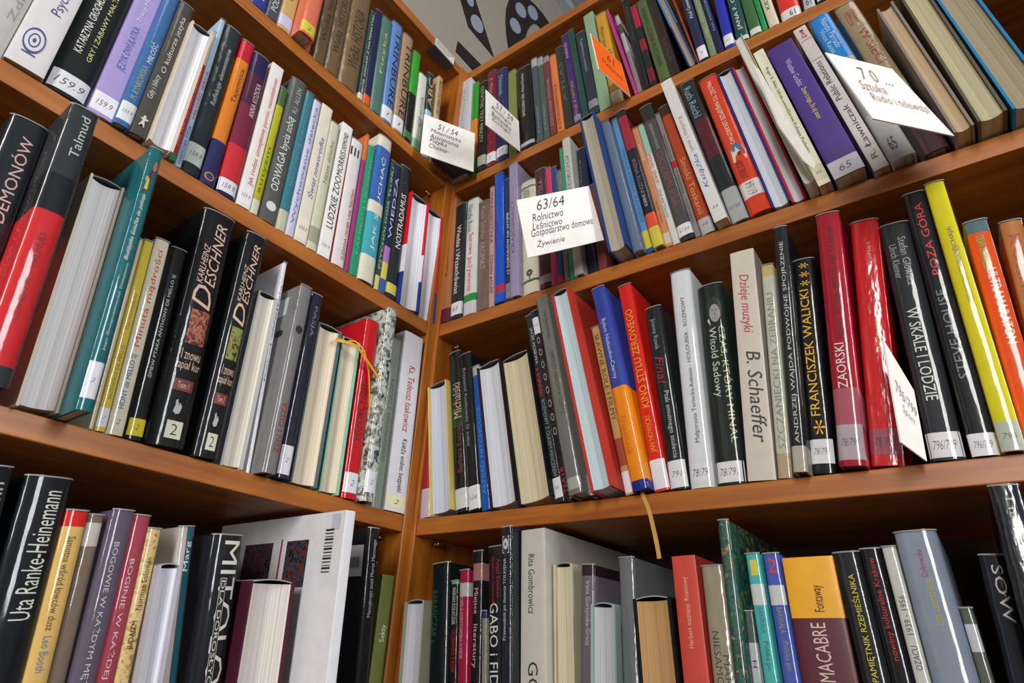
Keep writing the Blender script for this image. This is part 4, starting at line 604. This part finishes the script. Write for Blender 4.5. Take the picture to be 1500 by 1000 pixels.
('RC', 0.6169, 2.92, 0.0252, 0.2427, 0.0, 0.15, 'charcoal book with white climbing title', '2a2e34', {'st': ('796/799', 0.01, 0.1, 'e9e7ee', '333344', 'h'), 'T': [('W SKALE I LODZIE', 'dcdcd8', 0.22, 0.6, 0.45, 0.36, 'd'), ('Ulrich Klenner', 'a8a8a8', 0.74, 0.9, 0.3, 0.24, 'd'), ('Stefan Glowacz', 'a8a8a8', 0.7, 0.93, 0.65, 0.264, 'd')]}),
('RC', 0.6428, 2.15, 0.0191, 0.2705, -0.002, 0.165, 'black book with red and grey capitals', '171a20', {'T': [('POZA GÓRA', 'd8141c', 0.64, 0.95, 0.5, 0.42, 'u'), ('STEVE HOUSE', '70787c', 0.25, 0.58, 0.5, 0.4, 'u')], 'st': ('796/799', 0.0, 0.07, 'e9e7ee', '333344', 'h')}),
('RC', 0.6606, 2.14, 0.0156, 0.2709, -0.008, 0.165, 'bright yellow book', 'd8cc18', {'T': [('CHAJA', '8c5c1c', 0.72, 0.8, 0.6, 0.3, 'u'), ('GERLINDE KALTENBRUNNER', '8c842c', 0.5, 0.72, 0.6, 0.3, 'u')], 'st': ('796', 0.0, 0.09, 'b8bcb0', '333344', 'h')}),
('RC', 0.6776, 3.45, 0.0175, 0.22, 0.0, 0.136, 'orange book with green and white lettering', 'ec5414', {'T': [('ULTRAMARATON', 'e4e4dc', 0.42, 0.76, 0.6, 0.4, 'd'), ('DEAN KARNAZES', '5cc03c', 0.76, 0.92, 0.5, 0.36, 'd')], 'bands': [(0.94, 1, '5c7080')]}),
('RC', 0.6948, 5.37, 0.016, 0.21, 0.0, 0.13, 'wood-brown book with red capitals', 'c07c44', {'T': [('KORRIDA', 'b8302c', 0.5, 0.93, 0.5, 0.5, 'd')]}),
('RC', 0.7129, 8.55, 0.0191, 0.21, -0.003, 0.13, 'coral red book at the right photo edge', 'd8503c', {}),
('RD', 0.036, -3.28, 0.0337, 0.1987, -0.006, 0.123, 'fore-edge-out book with worn printed cover', 'a8a890', {'k': 'p', 'pg': 'c6c6ce'}),
('RD', 0.0822, -5.22, 0.0302, 0.2432, -0.004, 0.151, 'black book with faint green capitals', '10181c', {'T': [('BARAŃCZAK s.', '2c5444', 0.621, 0.87, 0.35, 0.42, 'd')]}),
('RD', 0.1031, -4.92, 0.0107, 0.2228, 0.0, 0.138, 'thin mint-edged book with white and red text', '18181c', {'T': [('UCZENNICE Z RUMI', 'c01c24', 0.555, 0.753, 0.5, 0.5, 'd'), ('MARIAN KOŁACZAK', 'c8c8c8', 0.778, 0.965, 0.5, 0.5, 'd')], 'bands': [(0.985, 1.0, '7cac8c')]}),
('RD', 0.1165, -4.51, 0.0152, 0.2348, 0.0, 0.146, 'raspberry book with pale grey square', 'a01c44', {'bands': [(0.871, 0.938, 'b8b4b8')], 'T': [('CIEŚLA-KORYTOWSKA O MICIE', 'd8acb8', 0.587, 0.866, 0.4, 0.42, 'd')]}),
('RD', 0.134, -3.6, 0.0155, 0.2562, 0.0, 0.159, 'black book with pinkish photo at head', '18161a', {'bands': [(0.867, 0.945, 'a0706c')], 'T': [('Miejsce', 'd8b0a8', 0.724, 0.834, 0.4, 0.5, 'd'), ('literatury', 'd8b0a8', 0.503, 0.68, 0.4, 0.5, 'd')]}),
('RD', 0.1487, -4.5, 0.007, 0.1884, 0.0, 0.117, 'low thin grey booklet', '8c8880', {'bands': [(0.961, 1.0, '2c3468')], 'T': [('Tryumf', '3c3c3c', 0.729, 0.845, 0.5, 0.5, 'u')]}),
('RD', 0.1672, -4.34, 0.0237, 0.2596, -0.003, 0.161, 'black book with large white serif title', '141a20', {'T': [('GABO i FIDEL', 'dedede', 0.366, 0.758, 0.4, 0.5, 'd'), ('Angel Esteban', 'a82030', 0.78, 0.945, 0.65, 0.264, 'd'), ('Stephanie Panichelli', 'a82030', 0.752, 0.956, 0.35, 0.24, 'd')]}),
('RD', 0.1971, -3.08, 0.0152, 0.2756, -0.03, 0.165, 'slim tall navy-black book with oval emblem', '161c28', {'T': [('Przewodnik po świecie TOLKIENA', 'bcc0c8', 0.572, 0.875, 0.45, 0.36, 'u')], 'oval': 1}),
('RD', 0.2212, -2.26, 0.0323, 0.2735, -0.016, 0.235, 'large ivory book with black sans name', 'bfbdb2', {'flat': 1, 'T': [('Rita Gombrowicz', '2c2c2c', 0.674, 0.899, 0.45, 0.264, 'd'), ('GOMBROWICZ', '2c2c2c', -0.01, 0.506, 0.5, 0.384, 'd')]}),
('RD', 0.2498, -1.65, 0.024, 0.236, -0.003, 0.146, 'yellowed loose-paged book', 'c8c0a4', {'k': 'p', 'pg': 'd8ceb0'}),
('RD', 0.2702, 0.94, 0.016, 0.2343, -0.002, 0.145, 'plum-grey book with white name', '6c6470', {'bands': [(0.953, 1.0, '2c1820')], 'T': [('Irena Gorzynska-Gross', 'c8c0cc', 0.668, 0.929, 0.5, 0.42, 'd')]}),
('RD', 0.292, 0.93, 0.0267, 0.1941, -0.01, 0.12, 'small silvery fore-edge-out book', '9cacac', {'k': 'p', 'pg': 'c4c8cc'}),
('RD', 0.3184, -0.21, 0.0176, 0.2404, 0.002, 0.149, 'grey book in cloudy clear film', '7c8088', {'wrap': 2}),
('RD', 0.3571, -2.43, 0.0387, 0.1996, -0.01, 0.124, 'brown-paged book with black boards', '101216', {'k': 'p', 'pg': 'c49a66'}),
('RD', 0.3887, -1.59, 0.0237, 0.2387, -0.003, 0.148, 'coral red book with thin white lettering', 'cc4434', {'flat': 1, 'T': [('Herbert nieznany. Rozmowy', 'e0b0a0', 0.658, 0.918, 0.5, 0.264, 'u')]}),
('RD', 0.4116, -0.82, 0.0214, 0.2285, 0.0, 0.142, 'beige film-wrapped book with grey capitals', 'b4a894', {'wrap': 2, 'T': [('NIESAMOWITE', '5c544c', 0.446, 0.753, 0.35, 0.288, 'd'), ('MARIA', '5c544c', 0.51, 0.668, 0.7, 0.28, 'd')]}),
('RD', 0.4292, 0.01, 0.0096, 0.2671, -0.016, 0.2, 'tall green patterned book with gold flecks', '1c3c44', {'photo': 4}),
('RD', 0.438, 0.08, 0.0073, 0.1888, 0.0, 0.117, 'short grey and white book', '4c5c5c', {'bands': [(0.0, 0.866, 'b8bcc0')], 'T': [('H', '1c1c1c', 0.763, 0.792, 0.5, 0.5, 'u')]}),
('RD', 0.4538, -1.34, 0.0121, 0.2376, -0.002, 0.147, 'turquoise book with yellow numeral one', '4cb8b8', {'st': ('', 0.816, 0.89, 'd0d4d8', '333344', 'h'), 'T': [('1', 'd8cc40', 0.921, 0.978, 0.5, 0.5, 'h'), ('BARWAŁA', '2c7c84', 0.72, 0.807, 0.5, 0.35, 'd'), ('Polska po', '2c5c64', 0.597, 0.693, 0.5, 0.42, 'd')]}),
('RD', 0.4702, -1.42, 0.0137, 0.237, -0.001, 0.147, 'periwinkle book with red numeral two', '4c60b8', {'st': ('', 0.818, 0.887, 'd0d4d8', '333344', 'h'), 'T': [('2', 'd83048', 0.931, 0.983, 0.5, 0.6, 'h'), ('BARWAŁA', '9c9858', 0.723, 0.81, 0.5, 0.35, 'd'), ('Polska po', '9c9858', 0.602, 0.697, 0.5, 0.42, 'd')]}),
('RD', 0.4983, -0.87, 0.0417, 0.2328, -0.002, 0.144, 'yellow and burgundy book with condensed capitals', '571828', {'flat': 1, 'bands': [(0.788, 1.0, 'f0ac18')], 'T': [('MACABRE', 'd8bcb8', 0.585, 0.772, 0.48, 0.28, 'u'), ('Fontaway', '2c2410', 0.809, 0.9, 0.6, 0.25, 'u')]}),
('RD', 0.5343, -2.01, 0.0203, 0.2352, 0.0, 0.146, 'dark grey book with yellow capitals', '20242a', {'T': [('PAMIĘTNIK RZEMIEŚLNIKA', 'd8cc2c', 0.587, 0.926, 0.5, 0.36, 'u')]}),
('RD', 0.552, -1.76, 0.0146, 0.2373, 0.0, 0.147, 'black book with red handwritten lettering', '14161c', {'T': [('nowiny kulturalne Krakow', 'c01c28', 0.648, 0.971, 0.5, 0.384, 'u')]}),
('RD', 0.5645, -1.3, 0.0099, 0.2382, 0.0, 0.148, 'narrow off-white book with pencilled years', 'cdcdc9', {'T': [('1939 - 1956', '4c4c4c', 0.724, 0.843, 0.5, 0.45, 'u'), ('OZACU', '4c4c4c', 0.621, 0.691, 0.5, 0.45, 'u')]}),
('RD', 0.5846, -1.04, 0.0297, 0.249, -0.002, 0.154, 'wide silver-blue book with magenta and yellow lettering', '8c98ac', {'T': [('Dybowska', 'a82878', 0.861, 0.944, 0.5, 0.2, 'u'), ('Lata czterdzieste', 'c0b430', 0.718, 0.853, 0.5, 0.18, 'u')]}),
('RD', 0.6037, -0.93, 0.0079, 0.1912, 0.0, 0.119, 'short grey-green book with white label', '5c6458', {'st': ('', 0.846, 0.944, 'c8c8d4', '333344', 'h')}),
('RD', 0.6321, 2.68, 0.0173, 0.271, -0.04, 0.165, 'tall leaning navy book in crinkled film', '1a2434', {'wrap': 2, 'T': [('Literatura współczesna', 'c8c4b0', 0.486, 0.967, 0.55, 0.36, 'd')]}),
('RD', 0.6155, 2.63, 0.0151, 0.2286, 0.0, 0.142, 'navy book with white letter cut by edge', '141c2c', {'T': [('SOW', 'ece9e4', 0.795, 0.97, 0.6, 0.45, 'd')]})]
for args in BOOKS: book(*args)
random.seed(4)

# ------------------------------------------------------------------ divider cards with handwriting
def card(corners, label, face, lines):
    """corners TL, TR, BR, BL in metres from the eye"""
    Q = [Vector(c)+Vector((0, 0, EYE)) for c in corners]
    c = sum(Q, Vector())/4; ex = (Q[1]-Q[0]+Q[2]-Q[3]).normalized(); ez = (Q[0]-Q[3]+Q[1]-Q[2]).normalized(); ny = ez.cross(ex).normalized(); ez = ex.cross(ny).normalized() * -1
    if ez.dot(Q[0]-Q[3]) < 0: ez = -ez
    ny = ex.cross(ez) * -1                        # towards the reader is -y
    M = Matrix((ex, ny, ez)).transposed().to_4x4(); M.translation = c
    t = thing('divider_card', label, 'card', M, 'divider cards')
    inv = M.inverted(); q = [inv @ v for v in Q]; q = [(v.x, v.z) for v in q]
    bm = bmesh.new(); f = [bm.verts.new((x, -.0006, z)) for x, z in q]; g = [bm.verts.new((x, .0006, z)) for x, z in q]
    bm.faces.new(f); bm.faces.new(g[::-1])
    for i in range(4): bm.faces.new((f[i], f[(i+1) % 4], g[(i+1) % 4], g[i]))
    link('card_board', bm, [paint('f0ede6', .6)], t)
    if face:
        bm = bmesh.new(); k = [(x*.97, z*.97) for x, z in q]; bm.faces.new([bm.verts.new((x, -.0009, z)) for x, z in k]); link('card_face', bm, [paint(face, .6)], t)
    for s, u0, u1, v0, v1, colr in lines:
        TXT.append((s, True, colr, ('quad', q, u0, u1, v0, v1), t, 'handwriting'))
card([(0.5037, 0.6016, 0.8428), (0.5916, 0.558, 0.8483), (0.5883, 0.5488, 0.7473), (0.5004, 0.5924, 0.7418)], 'white handwritten card numbered 51/54 standing in the corner', '', [('51 / 54', 0.27, 0.66, 0.74, 0.88, '2a2826'), ('Matematyka', 0.14, 0.72, 0.58, 0.7, '2a2826'), ('Astronomia', 0.14, 0.68, 0.46, 0.57, '2a2826'), ('Fizyka', 0.14, 0.46, 0.33, 0.45, '2a2826'), ('Chemia', 0.14, 0.46, 0.21, 0.32, '2a2826')])
card([(0.5081, 0.4649, 0.8192), (0.5949, 0.4603, 0.824), (0.6031, 0.4599, 0.759), (0.5155, 0.4645, 0.7455)], 'white handwritten card numbered 57/59 sticking out among dark books', '', [('57 / 59', 0.28, 0.8, 0.74, 0.92, '6a6662'), ('Biologia', 0.15, 0.72, 0.56, 0.7, '4a4642'), ('Botanika', 0.15, 0.72, 0.4, 0.54, '4a4642'), ('Zoologia', 0.15, 0.68, 0.24, 0.38, '4a4642')])
card([(0.5041, 0.3859, 0.5461), (0.5801, 0.3163, 0.595), (0.5872, 0.2987, 0.4974), (0.5112, 0.3683, 0.4485)], 'large white handwritten card numbered 63/64 before the shelf', '', [('63/64', 0.24, 0.62, 0.74, 0.92, '2a2826'), ('Rolnictwo', 0.15, 0.56, 0.56, 0.69, '2a2826'), ('Leśnictwo', 0.13, 0.52, 0.42, 0.55, '2a2826'), ('Gospodarstwo domowe', 0.1, 0.92, 0.27, 0.43, '2a2826'), ('Żywienie', 0.14, 0.5, 0.1, 0.25, '2a2826')])
card([(0.5027, 0.2675, 0.7992), (0.5821, 0.2578, 0.8124), (0.6032, 0.2552, 0.7588), (0.5207, 0.2653, 0.7409)], 'orange handwritten card numbered 61 with white back edge', 'ef6414', [('61', 0.42, 0.68, 0.6, 0.82, '7a3010'), ('Medycyna', 0.2, 0.85, 0.3, 0.5, '8a3810')])
card([(0.445, -0.0006, 0.4941), (0.5163, -0.0486, 0.5139), (0.5624, -0.0797, 0.4484), (0.4743, -0.0203, 0.4259)], 'large white card numbered 70 hanging over the azure book', '', [('7 0 ...', 0.3, 0.72, 0.66, 0.86, '8c7c78'), ('Sztuka', 0.16, 0.5, 0.48, 0.62, '9c6c58'), ('Radio i telewizja', 0.2, 0.95, 0.28, 0.44, '9c6c58')])
card([(0.5729, 0.0184, 0.2649), (0.6013, 0.0069, 0.2234), (0.5897, 0.0116, 0.1569), (0.5574, 0.0246, 0.1657)], 'small grey-white card numbered 796/799 against the bright red book', '', [('796/799', 0.15, 0.9, 0.52, 0.66, '8a7474'), ('Sport', 0.3, 0.75, 0.34, 0.46, '8a7474')])


# ------------------------------------------------------------------ small things on and around the shelves
def strip(name, pts, wid, thick, m, parent=None, nrm=Vector((0, 1, 0))):
    bm = bmesh.new(); n = len(pts); rings = []
    for i, p in enumerate(pts):
        p = Vector(p); d = (Vector(pts[min(n-1, i+1)])-Vector(pts[max(0, i-1)])).normalized(); s = d.cross(nrm).normalized()*wid/2; k = nrm*thick/2
        rings.append([bm.verts.new(p+s+k), bm.verts.new(p-s+k), bm.verts.new(p-s-k), bm.verts.new(p+s-k)])
    for a, b_ in zip(rings, rings[1:]):
        for i in range(4): bm.faces.new((a[i], a[(i+1) % 4], b_[(i+1) % 4], b_[i]))
    bm.faces.new(rings[0]); bm.faces.new(rings[-1][::-1])
    return link(name, bm, [m], parent)
def smoothpts(p, n=6):
    o = []
    for i in range(len(p)-1):
        a = Vector(p[max(0, i-1)]); b_ = Vector(p[i]); c = Vector(p[i+1]); d = Vector(p[min(len(p)-1, i+2)])
        for k in range(n):
            t = k/n; o.append(.5*((2*b_)+(c-a)*t+(2*a-5*b_+4*c-d)*t*t+(3*b_-a-3*c+d)*t**3))
    o.append(Vector(p[-1])); return o
ribm = plain('yellow_ribbon_cloth', 'e0a020', .6)
def find(s): return next(o for o in bpy.data.objects if o.parent is None and o.get('label', '').startswith(s))
bk = find('cream-paged book with mint boards')
for pts in ([(-0.1404, 0.006, 0.3654), (-0.1571, -0.004, 0.3603), (-0.1684, -0.01, 0.3526), (-0.1619, -0.016, 0.3519), (-0.1419, -0.018, 0.3532), (-0.1227, -0.016, 0.3446), (-0.0998, -0.014, 0.332), (-0.0756, -0.014, 0.3189)], [(-0.1423, 0.004, 0.3661), (-0.1365, -0.006, 0.366), (-0.1238, -0.01, 0.3581), (-0.1131, -0.01, 0.3419), (-0.1042, -0.01, 0.317), (-0.0957, -0.01, 0.2758)]):
    o = strip('bookmark_ribbon', smoothpts(pts), .0042 if len(pts) > 6 else .0022, .0004, ribm, bk); o.matrix_parent_inverse = bk.matrix_world.inverted(); o.matrix_basis = BANK['L']; o['label'] = 'yellow ribbon bookmark'
bk = find('blue book with orange lower panel')
o = strip('bookmark_ribbon', smoothpts([(0.34, 0.035, 0.161), (0.341, 0.006, 0.161), (0.342, -0.0015, 0.16), (0.3488, -0.003, 0.1433), (0.3523, -0.003, 0.1269), (0.3555, -0.003, 0.1083), (0.3574, -0.003, 0.093)]), .0045, .0004, plain('ochre_ribbon_cloth', 'c89a48', .7), bk); o.matrix_parent_inverse = bk.matrix_world.inverted(); o.matrix_basis = BANK['R']; o['label'] = 'ochre ribbon bookmark'
# shelf label holder on the left top board
t = thing('shelf_label_holder', 'grey shelf label holder clipped on left top board near the corner', 'label holder', BANK['L'])
z0 = ZS['L'][0]; hx = [-0.0785, -0.0215]
bm = bmesh.new(); box(bm, hx[0], hx[1], -.0024, -.0006, z0-TH-.001, z0+.001); link('front_plate', bm, [plain('grey_plastic', '8a8a8c', .4)], t)
bm = bmesh.new(); box(bm, hx[0], hx[1], -.0024, .020, z0-TH-.0024, z0-TH-.0012); link('lower_flange', bm, [plain('dark_grey_plastic', '4c4a4c', .4)], t)
bm = bmesh.new(); box(bm, hx[0]+.001, hx[1]-.001, -.0029, -.0025, z0-TH+.001, z0-.001); link('paper_label', bm, [paint('d8d4c4', .6)], t)
for k in range(3):
    bm = bmesh.new(); box(bm, hx[0]+.004, hx[1]-.005-.006*k, -.0032, -.0030, z0-.006-.005*k, z0-.0048-.005*k); link('printed_line', bm, [inkm('4a4844')], t)
# steel bookend plate under the corner card
be = [Vector(c)+Vector((0, 0, EYE)) for c in [(0.5413, 0.6101, 0.7701), (0.6104, 0.6086, 0.7701), (0.6062, 0.5598, 0.7701), (0.5425, 0.5726, 0.7701)]]
t = thing('bookend', 'dark steel bookend plate in the corner below card 51/54', 'bookend', Matrix.Translation(be[0]))
bm = bmesh.new(); lo = [bm.verts.new(c-be[0]) for c in be]; up = [bm.verts.new(c-be[0]+Vector((0, 0, .001))) for c in be]
bm.faces.new(lo); bm.faces.new(up[::-1])
for i in range(4): bm.faces.new((lo[i], lo[(i+1) % 4], up[(i+1) % 4], up[i]))
link('base_plate', bm, [plain('dark_steel', '4a4a50', .45, .3)], t)
bk = find('bent magazine with loose white pages')
lp = [(0.5369, -0.048, 0.6626), (0.5444, -0.048, 0.6399), (0.5604, -0.048, 0.5514), (0.5771, -0.048, 0.4746), (0.5745, -0.048, 0.4673), (0.5675, -0.048, 0.4816), (0.5516, -0.048, 0.5417)]
for k in range(2):
    bm = bmesh.new(); f = [bm.verts.new((x+.0015*k, y-.0015*k, z-.003*k)) for x, y, z in lp]; g = [bm.verts.new((x+.0015*k, y-.0015*k+.0004, z-.003*k)) for x, y, z in lp]
    bm.faces.new(f); bm.faces.new(g[::-1])
    for i in range(len(f)): bm.faces.new((f[i], f[(i+1) % len(f)], g[(i+1) % len(f)], g[i]))
    o = link('loose_page', bm, [paint('e2e0d8', .7)], bk); o.matrix_parent_inverse = bk.matrix_world.inverted(); o.matrix_basis = BANK['R']; o['label'] = 'loose white page'


# ------------------------------------------------------------------ lettering (made last, converted to thin meshes)
fonts = []
for s, it, colr, place, par, name in TXT:
    cu = bpy.data.curves.new(name, 'FONT'); cu.body = s; cu.resolution_u = 2; cu.shear = .28 if it else 0
    cu.offset = -.012 if name in ('shelf_mark', 'handwriting') else .0; ob = bpy.data.objects.new(name, cu); COL.objects.link(ob); fonts.append(ob)
bpy.context.view_layer.update(); dg = bpy.context.evaluated_depsgraph_get()
meshes = [bpy.data.meshes.new_from_object(ob.evaluated_get(dg)) for ob in fonts]
for ob in fonts:
    cu = ob.data; bpy.data.objects.remove(ob); bpy.data.curves.remove(cu)
for (s, it, colr, place, par, name), me in zip(TXT, meshes):
    if not me.vertices: continue
    xs = [v.co.x for v in me.vertices]; ys = [v.co.y for v in me.vertices]
    ax, bx, ay, by = min(xs), max(xs), min(ys), max(ys); ux = 1/max(1e-6, bx-ax); uy = 1/max(1e-6, by-ay)
    me.materials.clear()
    if place[0] == 'quad':
        _, q, u0, u1, v0, v1 = place
        for v in me.vertices:
            u = u0+(u1-u0)*(v.co.x-ax)*ux; vv = v0+(v1-v0)*(v.co.y-ay)*uy
            X = [(1-u)*(1-vv)*q[3][i]+u*(1-vv)*q[2][i]+(1-u)*vv*q[0][i]+u*vv*q[1][i] for i in (0, 1)]
            v.co = (X[0], -.0013, X[1])
    else:
        P, x0, x1, z0, z1, d, off = place
        bm = bmesh.new(); bm.from_mesh(me)
        if P.b > .0005:
            for k in range(1, 5):
                c = k/5
                pco = (0, ay+(by-ay)*c, 0) if d != 'h' else (ax+(bx-ax)*c, 0, 0)
                bmesh.ops.bisect_plane(bm, geom=bm.verts[:]+bm.edges[:]+bm.faces[:], plane_co=pco, plane_no=(0, 1, 0) if d != 'h' else (1, 0, 0))
        for v in bm.verts:
            a = (v.co.x-ax)*ux; b_ = (v.co.y-ay)*uy
            if d == 'u': u = x1-(x1-x0)*b_; z = z0+(z1-z0)*a
            elif d == 'd': u = x0+(x1-x0)*b_; z = z1-(z1-z0)*a
            else: u = x0+(x1-x0)*a; z = z0+(z1-z0)*b_
            X = (u-.5)*P.w; v.co = (X, P.y(X)-off, z)
        bm.to_mesh(me); bm.free()
    me.name = name
    link(name, me, [inkm(colr)], par)
